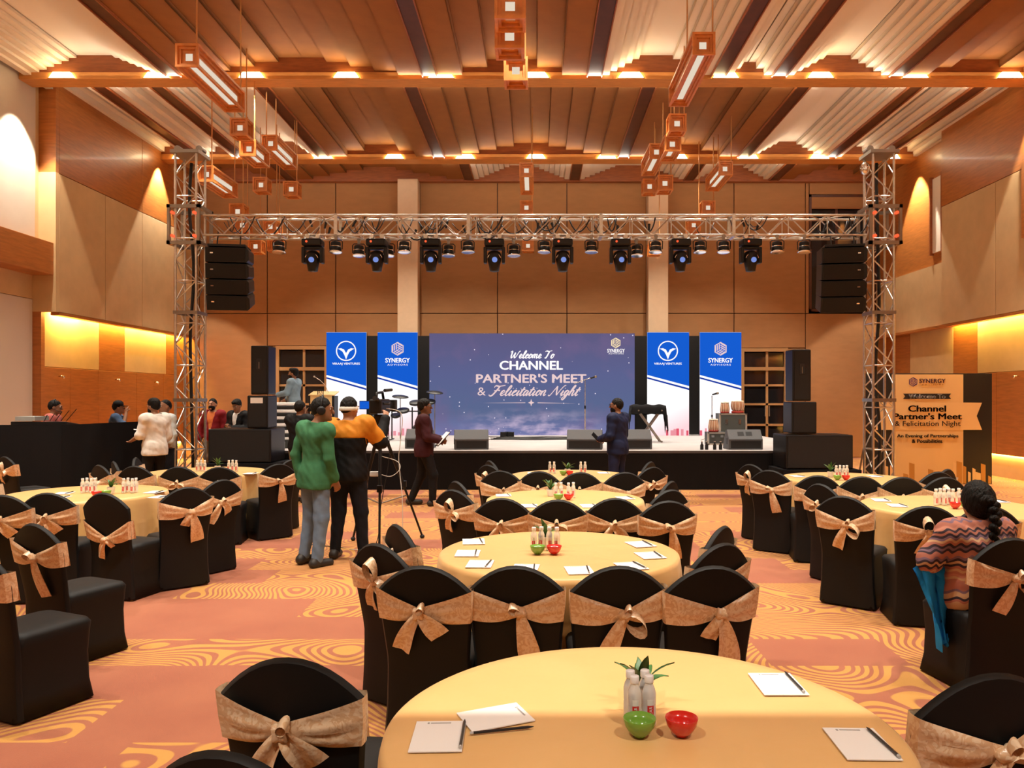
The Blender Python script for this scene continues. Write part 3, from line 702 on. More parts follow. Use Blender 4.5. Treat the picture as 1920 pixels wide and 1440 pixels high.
def tablecloth_mesh(tx, ty, seed):
    r = random.Random(seed); ph = [r.uniform(0, 6.28) for _ in range(6)]; n = 144
    rings = []; zs = [.77, .77, .77, .768, .76, .735, .68, .6, .5, .38, .25, .12, .02]; rb = [0.02, .35, .70, .742, .757, .764, .768, .772, .778, .784, .79, .796, .80]
    for z, R in zip(zs, rb):
        ring = []
        f = max(0, (.74-z)/.74)
        for i in range(n):
            a = 2*PI*i/n; fold = math.sin(11*a+ph[0]+.8*math.sin(2*a+ph[1]))+.6*math.sin(19*a+ph[2])+.35*math.sin(31*a+ph[3])
            RR = R+.030*f**.7*fold
            if f > 0:
                # the cloth is pushed in where a chair seat stands against it
                for sx, sy, rz in SEATS:
                    dx, dy = sx-tx, sy-ty
                    if dx*dx+dy*dy > 1.9: continue
                    if z > .52: continue
                    c, s = math.cos(-rz), math.sin(-rz)
                    for _ in range(40):
                        wx, wy = RR*math.cos(a)-dx, RR*math.sin(a)-dy
                        lx, ly = c*wx-s*wy, s*wx+c*wy
                        if abs(lx) < .235 and abs(ly) < .25: RR -= .015
                        else: break
            wr = .002*math.sin(7*a+ph[4])*math.sin(R*9+ph[5]) if f == 0 and .1 < R < .7 else 0
            ring.append((RR*math.cos(a), RR*math.sin(a), z+wr+(.012*math.sin(5*a+ph[1]) if z < .05 else 0)))
        rings.append(ring)
    return MB().rings(rings[::-1], True).mesh('tablecloth')
TT = None
for i, (tk, (tx, ty, tn)) in enumerate(TABLES.items()):
    lab = 'round banquet table under gold cloth, the %s' % tn
    if TT is None:
        TT = thing('round_table', lab, 'table', (tx, ty, 0), 0, 'round banquet tables')
        sub(TT, 'tabletop', MB().lathe([(TR-.02, .735), (TR-.012, .745), (TR-.02, .757)], n=48), M['frame_wood'])
        sub(TT, 'pedestal', MB().lathe([(.05, .04), (.04, .1), (.04, .735)], n=16), M['alu_dark'])
        for q in range(4):
            a = PI/4+q*PI/2; sub(TT, 'leg', MB().tube((0, 0, .06), (.42*math.cos(a), .42*math.sin(a), .02), .02), M['alu_dark'])
    else: dup(TT, (tx, ty, 0), 0, lab)
    o = obj('tablecloth', tablecloth_mesh(tx, ty, i+3), M['tablecloth'], None, smooth=True, loc=(tx, ty, 0))
    tag(o, 'gold satin tablecloth draped over the %s' % tn, 'tablecloth', 'gold tablecloths')
# ---------------------------------------------------------------- things on the tables
ZT = .7725
def bottle_mesh():
    b = [(.001, 0), (.0195, .002), (.0205, .008), (.0205, .055), (.0195, .06), (.0205, .065), (.0205, .098), (.017, .112), (.0115, .124), (.0115, .13)]
    return MB().lathe(b, n=18).mesh('bottle_body')
BOT = bottle_mesh(); CAPM = MB().lathe([(.0132, .128), (.0138, .130), (.0138, .148), (.0125, .150), (.001, .150)], n=18).mesh('cap')
def arc_label(r, z0, z1, a0, a1, n=8):
    return MB().grid([[(r*math.cos(a0+(a1-a0)*i/n), r*math.sin(a0+(a1-a0)*i/n), z) for i in range(n+1)] for z in (z0, z1)])
LABR = arc_label(.0208, .022, .066, -2.0, -1.05).mesh('label_panel'); LABW = arc_label(.0208, .066, .084, -2.0, -1.05).mesh('label_panel')
CLEARTXT = None
def txt(body, size, m, parent, loc, rot=(PI/2, 0, 0), ext=.001, align='CENTER', shear=0, bold=0, sx=1.0, name='lettering', space=1.0):
    c = bpy.data.curves.new('t', 'FONT'); c.body = body; c.size = size; c.align_x = align; c.align_y = 'CENTER'; c.extrude = ext; c.shear = shear; c.offset = bold; c.space_character = space; c.resolution_u = 3
    t = bpy.data.objects.new('t', c); COL.objects.link(t); bpy.context.view_layer.update()
    me = bpy.data.meshes.new_from_object(t.evaluated_get(bpy.context.evaluated_depsgraph_get()))
    bpy.data.objects.remove(t); bpy.data.curves.remove(c)
    me.materials.clear(); o = obj(name, me, M[m], parent); o.location = loc; o.rotation_euler = rot; o.scale = (sx, 1, 1); return o
BPROTO = None
def bottle(x, y, lab, rot=0.0):
    global BPROTO
    if BPROTO is None:
        t = thing('water_bottle', lab, 'bottle', (x, y, ZT), rot, 'small water bottles on the tables')
        obj('bottle_body', BOT, M['bottle'], t, smooth=True); obj('cap', CAPM, M['cap'], t, smooth=True)
        l = obj('label_panel', LABR, M['label_red'], t); obj('label_panel', LABW, M['label_white'], t)
        txt('CLEAR', .013, 'white_paint', l, (.0015, -.0213, .044), (PI/2, -PI/2, 0), .0002)
        BPROTO = t; return t
    return dup(BPROTO, (x, y, ZT), rot, lab)
BW = [(.018, 0), (.020, .004), (.032, .014), (.043, .032), (.0475, .052), (.0462, .054), (.041, .034), (.030, .017), (.016, .009), (.001, .008)]
BOWL = {k: MB().lathe(BW, n=28).mesh('bowl') for k in ('green', 'red')}
def bowl(x, y, c, lab): return tag(obj('bowl', BOWL[c], M['bowl_'+c], None, smooth=True, loc=(x, y, ZT)), lab, 'bowl', '%s candy bowls on the tables' % c)
PADM = MB().box(-.074, .074, -.1, .1, 0, .003).mesh('notepad'); PADI = MB().box(-.03, .03, .082, .088, .003, .0034).box(-.04, -.034, .08, .09, .003, .0034).mesh('printed_heading')
PENC = MB().tube((0, -.088, .0048), (0, .075, .0048), .0042, n=6).tube((0, .075, .0048), (0, .092, .0048), .0042, .0008, n=6).mesh('shaft'); PENE = MB().tube((0, -.098, .0048), (0, -.088, .0048), .0044, n=6).mesh('eraser')
PCOUNT = {}
def pad(x, y, rz, lab, group='notepads on the tables'):
    p = tag(obj('notepad', PADM, M['paper'], None, loc=(x, y, ZT+.001)), lab, 'notepad', group); p.rotation_euler = (0, 0, rz)
    obj('printed_heading', PADI, M['ink'], p); return p
def pencil(x, y, rz, lab, z=ZT+.0045):
    t = thing('pencil', lab, 'pencil', (x, y, z), rz, 'black pencils on the tables'); obj('shaft', PENC, M['pencil'], t); obj('eraser', PENE, M['eraser'], t); return t
def leaf_mesh(L, w_, bend):
    P = []
    for i in range(7):
        a = i/6; ww = w_*math.sin(PI*min(1, .12+a*.9))**.8*(1 if a < 1 else 0); yy = L*a*math.cos(1.3-.6*bend*a); zz = L*a*math.sin(1.3-.6*bend*a); P.append([(-ww, yy, zz+.004), (0, yy, zz), (ww, yy, zz+.004)])
    return MB().grid(P).mesh('leaf')
LEAF = [leaf_mesh(.12, .015, .9), leaf_mesh(.14, .017, .7), leaf_mesh(.10, .019, 1.3)]
def plant(x, y, lab, seed, sc=1.0):
    t = thing('potted_plant', lab, 'plant', (x, y, ZT), 0, 'small potted plants on the tables')
    sub(t, 'pot', MB().lathe([(.026, 0), (.03, .002), (.038, .065), (.036, .067), (.033, .058), (.001, .057)], n=20), M['pot'], smooth=True, autosmooth=40)
    sub(t, 'soil', MB().lathe([(.001, .054), (.033, .0585), (.001, .06)], n=12), M['soil'])
    r = random.Random(seed)
    for i in range(9):
        l = obj('leaf', LEAF[i % 3], M['leaf'], t, smooth=True); l.location = (0, 0, .058); l.rotation_euler = (r.uniform(-.15, .3), 0, i*2.4+r.uniform(-.3, .3)); l.scale = (1, 1, sc*r.uniform(.75, 1.1))
    return t
# front table
for i, (x, y, w_) in enumerate(((.293, 2.30, 'near left'), (.337, 2.305, 'near right'), (.286, 2.346, 'far left'), (.331, 2.35, 'far right'))):
    bottle(x, y, 'clear water bottle with red label, %s, loose pad table' % ['behind the green bowl', 'beside the red bowl', 'behind another bottle', 'nearest the leaves'][i], .05*i)
plant(.335, 2.44, 'green plant in white pot behind the bottles, loose pad table', 3, 1.0)
bowl(.299, 2.232, 'green', 'green glazed bowl before the bottles on the loose pad table'); bowl(.421, 2.236, 'red', 'red glazed bowl beside the green one on the loose pad table')
for x, y, rz, lab in ((-.281, 2.226, .03, 'white notepad with pencil along its right edge, near table corner'), (-.124, 2.36, -PI/2+.42, 'white notepad turned askew with a pencil beside it'), (.822, 2.632, 0, 'white notepad with pencil, behind the slanted pad of the front table'), (.915, 2.178, -.03, 'white notepad with pencil slanted along it beside the brocade chair')): pad(x, y, rz, lab)
pencil(-.212, 2.235, .02, 'black pencil lying on the square-set notepad edge'); pencil(-.096, 2.262, -PI/2+.24, 'black pencil lying loose beside the askew notepad', ZT+.0005)
pencil(.88, 2.64, .02, 'black pencil on the notepad far from the brocade chair'); pencil(.975, 2.18, .05, 'black pencil on the notepad next to the brocade chair')
def setting(tk, bots, bowls, pads, pl=None):
    tn = TABLES[tk][2]
    for i, (px, d) in enumerate(bots): bottle(X_(px, d), d, 'water bottle, %s in its cluster, on the %s' % (ORD[i], tn), random.uniform(-.4, .4))
    for px, d, c in bowls: bowl(X_(px, d), d, c, '%s bowl on the %s' % (c, tn))
    for i, (px, py, rz) in enumerate(pads):
        p = atz(px, py, ZT); pad(p.x, p.y, rz, 'white notepad, %s from %s end, %s' % (ORD[i], ENDS[tk], tn)); q = Matrix.Rotation(rz, 2) @ Vector((.05, .005))
        pencil(p.x+q.x, p.y+q.y, rz+random.uniform(-.1, .25), 'black pencil, notepad %s from %s end, %s' % (ORD[i], ENDS[tk], tn))
    if pl: plant(X_(pl[0], pl[1]), pl[1], 'leafy green plant in a white pot, %s' % tn, pl[2])
setting('T2', [(1001, 4.93), (1015, 4.95), (1030, 4.94), (1044, 4.93)], [(1008, 4.82, 'green'), (1039, 4.82, 'red')],
        [(888, 1016, .1), (877, 1038, 0), (900, 1058, -.05), (985, 1066, -.1), (1086, 1070, .1), (1183, 1062, .25), (1219, 1042, .2), (1201, 1021, .3)], (1022, 5.06, 5))
setting('T3', [(1042, 7.5), (1052, 7.54), (1066, 7.5), (1075, 7.54)], [(1047, 7.38, 'green'), (1066, 7.38, 'red')], [(944, 929, .1), (992, 949, 0), (1105, 949, .1), (1172, 934, .2)], (1032, 7.66, 6))
setting('T4', [(1031, 9.95), (1039, 9.95), (1089, 9.95), (1097, 9.95)], [(1056, 9.7, 'green'), (1068, 9.7, 'red')], [(1000, 887, 0), (1132, 887, .1)], (1064, 9.86, 7))
setting('LA', [(155, 7.9), (163, 7.95), (171, 7.9), (178, 7.95), (232, 7.9), (240, 7.96), (248, 7.9), (255, 7.95)], [(181, 7.6, 'red'), (199, 7.65, 'green')], [(120, 925, .2), (112, 933, .1), (290, 923, -.1), (300, 932, -.2)], (208, 7.85, 8))
setting('LB', [(370, 10.2), (377, 10.25), (384, 10.2), (429, 10.2), (436, 10.25), (443, 10.2)], [], [(330, 889, .1), (470, 888, 0)], (408, 10.3, 9))
setting('RA', [(1755, 7.0), (1763, 7.05), (1771, 7.0), (1779, 7.05), (1787, 7.0), (1798, 7.05)], [(1791, 6.8, 'red'), (1811, 6.82, 'green')], [(1652, 938, -.2), (1682, 948, -.2), (1868, 940, .1)])
setting('RB', [(1568, 9.4), (1575, 9.44), (1582, 9.4), (1588, 9.44)], [(1570, 9.15, 'green'), (1586, 9.15, 'red')], [(1495, 893, .1), (1640, 893, 0)], (1557, 9.5, 10))
# ---------------------------------------------------------------- stage, screens and print
SZ = .74
st = thing('stage', 'low stage with grey carpeted deck and black skirt', 'stage', (0, 14.67, 0))
sub(st, 'deck', MB().box(-5.9, 5.9, .0, 7.0, SZ-.06, SZ), M['stage_top'], bevel=.01)
sk = []
for j, z in enumerate((0, .25, .5, SZ-.05)):
    sk.append([(x, -.012-.010*math.sin(x*9)*(1-j/4)-.006*math.sin(x*23+1), z) for x in np.linspace(-5.9, 5.9, 140)])
sub(st, 'skirt', MB().grid(sk), M['black_cloth'], smooth=True)
sub(st, 'skirt', MB().box(-5.9, -5.89, 0, 7, 0, SZ-.06).box(5.89, 5.9, 0, 7, 0, SZ-.06), M['black_cloth'])
sub(st, 'edge_trim', MB().box(-5.9, 5.9, -.015, 0, SZ-.05, SZ-.005), M['grey_paint'])
fl = MB().box(-5.62, 5.42, 21.0, 21.06, SZ, 3.42); tag(fl.build('backdrop_flat', M['black_matte']), 'black backdrop flat standing behind the screen and banners', 'backdrop')
LD = 20.6
def fit(o, wd=None, ht=None):
    xs = [v.co.x for v in o.data.vertices]; ys = [v.co.y for v in o.data.vertices]
    cx, cy = (max(xs)+min(xs))/2, (max(ys)+min(ys))/2
    for v in o.data.vertices: v.co.x -= cx; v.co.y -= cy
    sx = wd/(max(xs)-min(xs)) if wd else 1; sy = ht/(max(ys)-min(ys)) if ht else sx
    o.scale = (sx if wd else sy, sy, 1); return o
def T(par, body, px, py, wpx, hpx, d, m, off, shear=0, bold=0, font=None, space=1.0):
    """lettering centred on photo point (px, py) on the flat panel at distance d"""
    o = txt(body, 1, m, par, (0, 0, 0), shear=shear, ext=.004, space=space)
    if bold:      # heavier strokes: shifted copies of the outline
        bm = bmesh.new()
        for ox, oy in ((-1, 0), (1, 0), (0, .6), (0, -.6)):
            n0 = len(bm.verts); bm.from_mesh(o.data); bm.verts.ensure_lookup_table()
            for v in bm.verts[n0:]: v.co.x += ox*bold*2.2; v.co.y += oy*bold*2.2
        bm.to_mesh(o.data); bm.free()
    fit(o, wpx*d/F, hpx*d/F)
    p = at(px, py, d); b = par.matrix_basis.translation if par.parent is None else Vector((0, 0, 0))
    o.location = (p.x-b.x, -off, p.z-b.z); return o
# --- hand-drawn script lettering: single strokes, one list of points per stroke (x, y in letter units)
def smooth_pts(pts, n=6):
    P = [Vector((*p, 0)) for p in pts]; out = []
    for i in range(len(P)-1):
        p0 = P[max(i-1, 0)]; p1 = P[i]; p2 = P[i+1]; p3 = P[min(i+2, len(P)-1)]
        for k in range(n):
            t = k/n; out.append(.5*((2*p1)+(p2-p0)*t+(2*p0-5*p1+4*p2-p3)*t*t+(3*p1-p0-3*p2+p3)*t*t*t))
    out.append(P[-1]); return out
SC = {
 'W': (1.25, [[(.0, .85), (.12, 1.0), (.2, .9), (.22, .3), (.32, .02), (.45, .25), (.62, .8), (.62, .3), (.74, .02), (.9, .35), (1.02, .8), (1.12, 1.0), (1.2, .95)]]),
 'e': (.44, [[(.0, .12), (.2, .22), (.34, .42), (.22, .56), (.08, .38), (.1, .12), (.24, .0), (.44, .12)]]),
 'l': (.34, [[(.0, .12), (.16, .45), (.3, .9), (.24, 1.08), (.14, .9), (.08, .4), (.12, .05), (.22, .0), (.34, .12)]]),
 'c': (.42, [[(.0, .12), (.34, .5), (.24, .56), (.1, .4), (.08, .15), (.2, .0), (.42, .12)]]),
 'o': (.46, [[(.0, .12), (.26, .56), (.1, .42), (.1, .1), (.24, .0), (.36, .18), (.34, .45), (.26, .54), (.46, .44)]]),
 'm': (.8, [[(.0, .12), (.08, .52), (.08, .0)], [(.08, .2), (.2, .54), (.32, .5), (.33, .0)], [(.33, .2), (.46, .54), (.58, .5), (.6, .1), (.68, .0), (.8, .12)]]),
 'T': (.85, [[(.0, .9), (.1, 1.04), (.4, .98), (.8, 1.08)], [(.48, 1.0), (.4, .4), (.28, .02), (.12, .06)]]),
 'F': (.9, [[(.1, .85), (.15, 1.05), (.5, 1.0), (1.0, 1.1)], [(.55, 1.0), (.42, .45), (.26, .02), (.05, -.05), (-.05, .1)], [(.22, .5), (.5, .56), (.75, .55)]]),
 'i': (.28, [[(.0, .12), (.12, .54), (.1, .1), (.18, .0), (.28, .12)], [(.16, .76), (.19, .80)]]),
 't': (.34, [[(.0, .12), (.2, .9), (.12, .3), (.14, .04), (.22, .0), (.34, .12)], [(-.02, .6), (.36, .66)]]),
 'a': (.5, [[(.34, .5), (.2, .56), (.07, .35), (.1, .04), (.22, .04), (.36, .5), (.34, .1), (.4, .0), (.5, .12)]]),
 'n': (.54, [[(.0, .12), (.08, .52), (.08, .0)], [(.08, .2), (.22, .54), (.34, .5), (.34, .1), (.42, .0), (.54, .12)]]),
 'N': (1.0, [[(-.05, .05), (.1, .0), (.25, .5), (.38, 1.02)], [(.38, 1.02), (.55, .4), (.7, .02)], [(.7, .02), (.82, .6), (.98, 1.02), (1.12, 1.1)]]),
 'g': (.48, [[(.34, .5), (.2, .56), (.07, .35), (.1, .06), (.22, .06), (.36, .5), (.3, -.2), (.15, -.46), (.04, -.32), (.2, -.08), (.48, .14)]]),
 'h': (.52, [[(.0, .12), (.18, .6), (.28, 1.0), (.2, 1.08), (.1, .7), (.06, .0)], [(.06, .2), (.2, .54), (.32, .5), (.32, .1), (.4, .0), (.52, .12)]]),
 ' ': (.3, [])}
def script(par, text, px, py, wpx, hpx, d, m, off, r, slant=.32):
    mb = MB(); x = 0; S_ = []
    for ch in text:
        adv, strokes = SC[ch]
        for s_ in strokes: S_.append([(x+a+slant*b, b) for a, b in s_])
        x += adv
    allp = [p for s_ in S_ for p in s_]; x0 = min(p[0] for p in allp); x1 = max(p[0] for p in allp); z0 = min(p[1] for p in allp); z1 = max(p[1] for p in allp)
    W_, H_ = wpx*d/F, hpx*d/F; p = at(px, py, d); b = par.matrix_basis.translation
    for s_ in S_:
        q = [((a-(x0+x1)/2)/(x1-x0)*W_, 0, (c-(z0+z1)/2)/(z1-z0)*H_) for a, c in s_]
        sp = smooth_pts([(a, c) for a, _, c in q]); k = len(sp)
        def wdt(i):
            dz = sp[min(i+1, k-1)].y-sp[max(i-1, 0)].y; return r*(1.35 if dz < 0 else .75)
        L_ = []; R_ = []
        for i in range(k):
            t = (sp[min(i+1, k-1)]-sp[max(i-1, 0)]); t = t.normalized() if t.length > 0 else Vector((1, 0, 0)); n_ = Vector((-t.y, t.x, 0))*wdt(i)
            L_.append((sp[i].x+n_.x, 0, sp[i].y+n_.y)); R_.append((sp[i].x-n_.x, 0, sp[i].y-n_.y))
        mb.grid([L_, R_])
    return mb.build('lettering', M[m], par, loc=(p.x-b.x, -off, p.z-b.z))
def hexlogo(par, px, py, rpx, d, m, off, lines=True):
    p = at(px, py, d); b = par.matrix_basis.translation; R = rpx*d/F; mb = MB()
    pt = lambda k, r: (r*math.sin(k*PI/3), r*math.cos(k*PI/3))
    t = .16*R
    for k in range(6):      # outline
        a, c = pt(k, R), pt(k+1, R); a2, c2 = pt(k, R-t), pt(k+1, R-t); mb.add([(a[0], 0, a[1]), (c[0], 0, c[1]), (c2[0], 0, c2[1]), (a2[0], 0, a2[1])], [(0, 1, 2, 3)])
    for k in (0, 2, 4):     # three faces of a cube with parallel bars
        a = Vector((*pt(k, R), 0)); c = Vector((*pt(k+2, R), 0)); e = Vector((*pt(k+1, R), 0)); o0 = Vector((0, 0, 0))
        for f in (.12, .42, .72):
            q = [o0.lerp(a, f), o0.lerp(a, f+.17), e.lerp(c, 1-0)*0+(o0.lerp(a, f+.17)+c*.78), o0.lerp(a, f)+c*.78]
            mb.add([(v.x, 0, v.y) for v in q], [(0, 1, 2, 3)])
    return mb.build('logo', M[m], par, loc=(p.x-b.x, -off, p.z-b.z), fix=False)
def flat(par, name, pts, d, m, off):   # polygon given in photo points on the panel plane
    b = par.matrix_basis.translation; v = [at(x, y, d) for x, y in pts]
    return MB().add([(q.x-b.x, -off, q.z-b.z) for q in v], [tuple(range(len(v)))]).build(name, M[m], par)
p0 = at(997.5, 816, LD)
scr = thing('led_screen', 'wide LED screen showing the channel partner welcome on a starry sky', 'screen', (p0.x, LD, SZ))
hw_ = 192.5*LD/F
sub(scr, 'screen_face', MB().box(-hw_, hw_, 0, .02, 0, 191*LD/F), M['screen_sky']); sub(scr, 'screen_cabinet', MB().box(-hw_, hw_, .021, .14, 0, 191*LD/F), M['black_plastic'])
script(scr, 'Welcome To', 999, 664.5, 82, 14, LD, 'led_text', .006, .013)
T(scr, 'CHANNEL', 996, 685, 119, 17, LD, 'led_text', .006, bold=.014)
T(scr, "PARTNER'S MEET", 996, 709.5, 207, 17, LD, 'led_rose', .006, bold=.014)
T(scr, '&', 903, 734, 15, 15, LD, 'led_rose', .006)
script(scr, 'Felicitation Night', 1003, 736, 172, 27, LD, 'led_rose', .006, .014, .45)
flat(scr, 'rule_line', [(905, 755.6), (985, 754.6), (985, 755.6)], LD, 'led_rose', .006); flat(scr, 'rule_line', [(1080, 756.6), (1008, 754.6), (1008, 755.8)], LD, 'led_rose', .006)
flat(scr, 'star_mark', [(996, 748), (997.5, 753), (1002, 755), (997.5, 757), (996, 762), (994.5, 757), (990, 755), (994.5, 753)], LD, 'led_rose', .006)
hexlogo(scr, 1154.5, 643, 10, LD, 'led_cream', .006); T(scr, 'SYNERGY', 1155, 657.5, 33, 7, LD, 'led_text', .006, bold=.013); T(scr, 'ADVISORS', 1155, 663, 28, 2.6, LD, 'led_text', .006, space=1.3)
BD = 20.4
def banner(x0, x1, kind, lab):
    a = at(x0, 815, BD); c = at(x1, 815, BD); wd = c.x-a.x; top = Z_(623, BD)
    t = thing('led_banner', lab, 'banner', ((a.x+c.x)/2, BD, SZ))
    sub(t, 'panel_face', MB().box(-wd/2, wd/2, 0, .01, 0, top-SZ), M['led_white']); sub(t, 'panel_cabinet', MB().box(-wd/2, wd/2, .011, .1, 0, top-SZ), M['black_plastic'])
    w_ = x1-x0; ya, yb = 703, 724
    flat(t, 'blue_field', [(x0, 623.3), (x1, 623.3), (x1, yb), (x0, ya)], BD, 'led_blue', .003)
    flat(t, 'blue_stripe', [(x0, ya+4), (x1, yb+4), (x1, yb+7.5), (x0, ya+7)], BD, 'led_deep', .003)
    flat(t, 'pink_haze', [(x0, 812), (x1, 812), (x1, 740), (x1-w_*.22, 790)], BD, 'led_pink', .0025) if kind == 'x' else None
    r = random.Random(x0); x = x0+w_*(.0 if kind == 'S' else .45)
    sky = MB()
    while x < x1-3:
        ww = r.uniform(2.5, 6); hh = r.uniform(4, 16)*(1 if kind == 'V' else .8)
        q0, q1 = at(x, 815, BD), at(min(x+ww, x1-.3), 815-hh, BD); bb = t.matrix_basis.translation
        sky.cur = r.randint(0, 1); sky.add([(q0.x-bb.x, -.004, .002), (q1.x-bb.x, -.004, .002), (q1.x-bb.x, -.004, q1.z-SZ), (q0.x-bb.x, -.004, q1.z-SZ)], [(0, 1, 2, 3)]); x += ww*r.uniform(.8, 2.2)
    sky.build('skyline_print', [M['led_pink'], M['led_red']], t)
    cx = (x0+x1)/2
    if kind == 'V':
        cx -= .5; b = t.matrix_basis.translation; p = at(cx, 658, BD); R = 19*BD/F; ring = MB(); n = 40
        ring.grid([[(rr*math.cos(2*PI*i/n), 0, rr*math.sin(2*PI*i/n)) for i in range(n+1)] for rr in (R, R*.885)])
        ring.build('logo_ring', M['led_text'], t, loc=(p.x-b.x, -.006, p.z-b.z))
        wing = [(-.82, .22), (-.5, .27), (-.2, .14), (0, -.22), (.2, .14), (.5, .27), (.82, .22), (.6, .1), (.36, -.06), (.16, -.42), (0, -.86), (-.16, -.42), (-.36, -.06), (-.6, .1)]
        MB().add([(a_*R, 0, c_*R) for a_, c_ in wing], [(0, 1, 13), (1, 2, 12, 13), (2, 3, 11, 12), (3, 9, 10, 11), (3, 4, 8, 9), (4, 5, 7, 8), (5, 6, 7)]).build('logo_wings', M['led_text'], t, loc=(p.x-b.x, -.006, p.z-b.z))
        T(t, 'VIRAAJ VENTURES', cx, 682.5, 52, 5.2, BD, 'led_text', .006, bold=.008)
    else:
        hexlogo(t, cx, 654, 13, BD, 'led_rose', .006); T(t, 'SYNERGY', cx, 675.5, 46, 9, BD, 'led_text', .006, bold=.014); T(t, 'ADVISORS', cx, 683.8, 38, 3.4, BD, 'led_text', .006, space=1.35)
    return t
banner(612, 687, 'V', 'blue LED banner with ringed wing logo beside the golden lectern'); banner(708, 783, 'S', 'blue LED banner with hexagon logo behind the drum pads')
banner(1213.5, 1292, 'V', 'blue LED banner with ringed wing logo behind the draped keyboard stand'); banner(1312, 1390, 'S', 'blue LED banner with hexagon logo behind the tabla drums')
# ---------------------------------------------------------------- printed welcome board at the right
WD = 15.6; a = at(1622, 908, WD); c = at(1860, 700, WD)
wb_ = thing('welcome_board', 'freestanding black and gold printed welcome board by the right tower', 'board', ((a.x+c.x)/2, WD, 0))
hw_ = (c.x-a.x)/2; top = c.z
sub(wb_, 'board_panel', MB().box(-hw_, hw_, 0, .05, 0, top), M['ink_black'], bevel=.004)
flat(wb_, 'gold_field', [(1672, 702), (1806, 702), (1806, 907), (1672, 907)], WD, 'gold_print', .003)
flat(wb_, 'ribbon_print', [(1641, 754), (1841, 755), (1831, 780), (1841, 806), (1641, 806), (1649, 780)], WD, 'gold_ribbon', .006)
flat(wb_, 'ribbon_print', [(1693, 738), (1783, 738), (1779, 743), (1783, 748), (1693, 748), (1697, 743)], WD, 'ink_black', .006)
hexlogo(wb_, 1712, 716, 9, WD, 'logo_purple', .006); T(wb_, 'SYNERGY', 1748, 714, 49, 8, WD, 'logo_purple', .006, bold=.005); T(wb_, 'ADVISORS', 1748, 721, 41, 2.2, WD, 'gold_dark', .006, space=1.4)
T(wb_, 'Welcome To', 1738, 743.2, 69, 8.2, WD, 'white_paint', .009, bold=.012)
T(wb_, 'Channel', 1738, 766, 71, 12, WD, 'ink_black', .009, bold=.013); T(wb_, "Partner's Meet", 1739, 780.5, 128, 12, WD, 'ink_black', .009, bold=.013)
T(wb_, '& Felicitation Night', 1739, 795.5, 123, 12, WD, 'ink_black', .009); T(wb_, 'An Evening of Partnerships', 1739, 818, 115, 8, WD, 'ink_black', .009, bold=.008); T(wb_, '& Possibilities', 1738, 827, 57, 7, WD, 'ink_black', .009, bold=.008)
r = random.Random(4); sky = MB(); x = 1640; bb = wb_.matrix_basis.translation
while x < 1858:
    ww = r.uniform(4, 11); hh = r.uniform(12, 38)*(1.4 if 1790 < x < 1805 else 1)
    q0, q1 = at(x, 907, WD), at(min(x+ww, 1858), 907-hh, WD); sky.cur = r.randint(0, 2)
    sky.add([(q0.x-bb.x, -.005, .012), (q1.x-bb.x, -.005, .012), (q1.x-bb.x, -.005, q1.z), (q0.x-bb.x, -.005, q1.z+.03)], [(0, 1, 2, 3)]); x += ww*r.uniform(.9, 1.8)
sky.build('skyline_print', [M['gold_ribbon'], M['gold_dark'], M['gold_print']], wb_)
for x in (-hw_+.15, hw_-.15): sub(wb_, 'rear_strut', MB().tube((x, .05, 1.6), (x, .7, .02), .02).tube((x, .05, .02), (x, .7, .02), .02), M['alu_dark'])
# golden lectern on the stage
ld = at(602, 806, 18.6); lec = thing('lectern', 'golden printed lectern on the stage beside the denim jacket man', 'lectern', (ld.x, ld.y, SZ))
sub(lec, 'front_panel', MB().box(-.26, .26, 0, .03, 0, 1.05), M['gold_print']); sub(lec, 'side_panel', MB().box(-.29, -.26, 0, .35, 0, 1.05), M['black_plastic']); sub(lec, 'side_panel', MB().box(.26, .32, 0, .35, 0, 1.05), M['black_plastic'])
sub(lec, 'reading_top', MB().add([(-.3, -.02, 1.05), (.33, -.02, 1.05), (.33, .4, 1.14), (-.3, .4, 1.14), (-.3, -.02, 1.07), (.33, -.02, 1.07), (.33, .4, 1.16), (-.3, .4, 1.16)], [(0, 3, 2, 1), (4, 5, 6, 7), (0, 1, 5, 4), (1, 2, 6, 5), (2, 3, 7, 6), (3, 0, 4, 7)]), M['gold_print'])
hexlogo(lec, 601, 736.5, 7, 18.6, 'ink_black', .004); T(lec, 'SYNERGY', 601, 749, 22, 4, 18.6, 'ink_black', .004); T(lec, 'Channel', 601, 765, 24, 5, 18.6, 'ink_black', .004, bold=.008); T(lec, "Partner's Meet", 601, 771.5, 32, 4.5, 18.6, 'ink_black', .004, bold=.008)
gm = MB(); gm.path([(.15, .1, 1.12), (.1, .0, 1.3), (0, -.08, 1.42), (-.12, -.12, 1.5)], .008, 6).ell((-.13, -.12, 1.505), (.025, .02, .02)); sub(lec, 'gooseneck_microphone', gm, M['alu'], smooth=True)
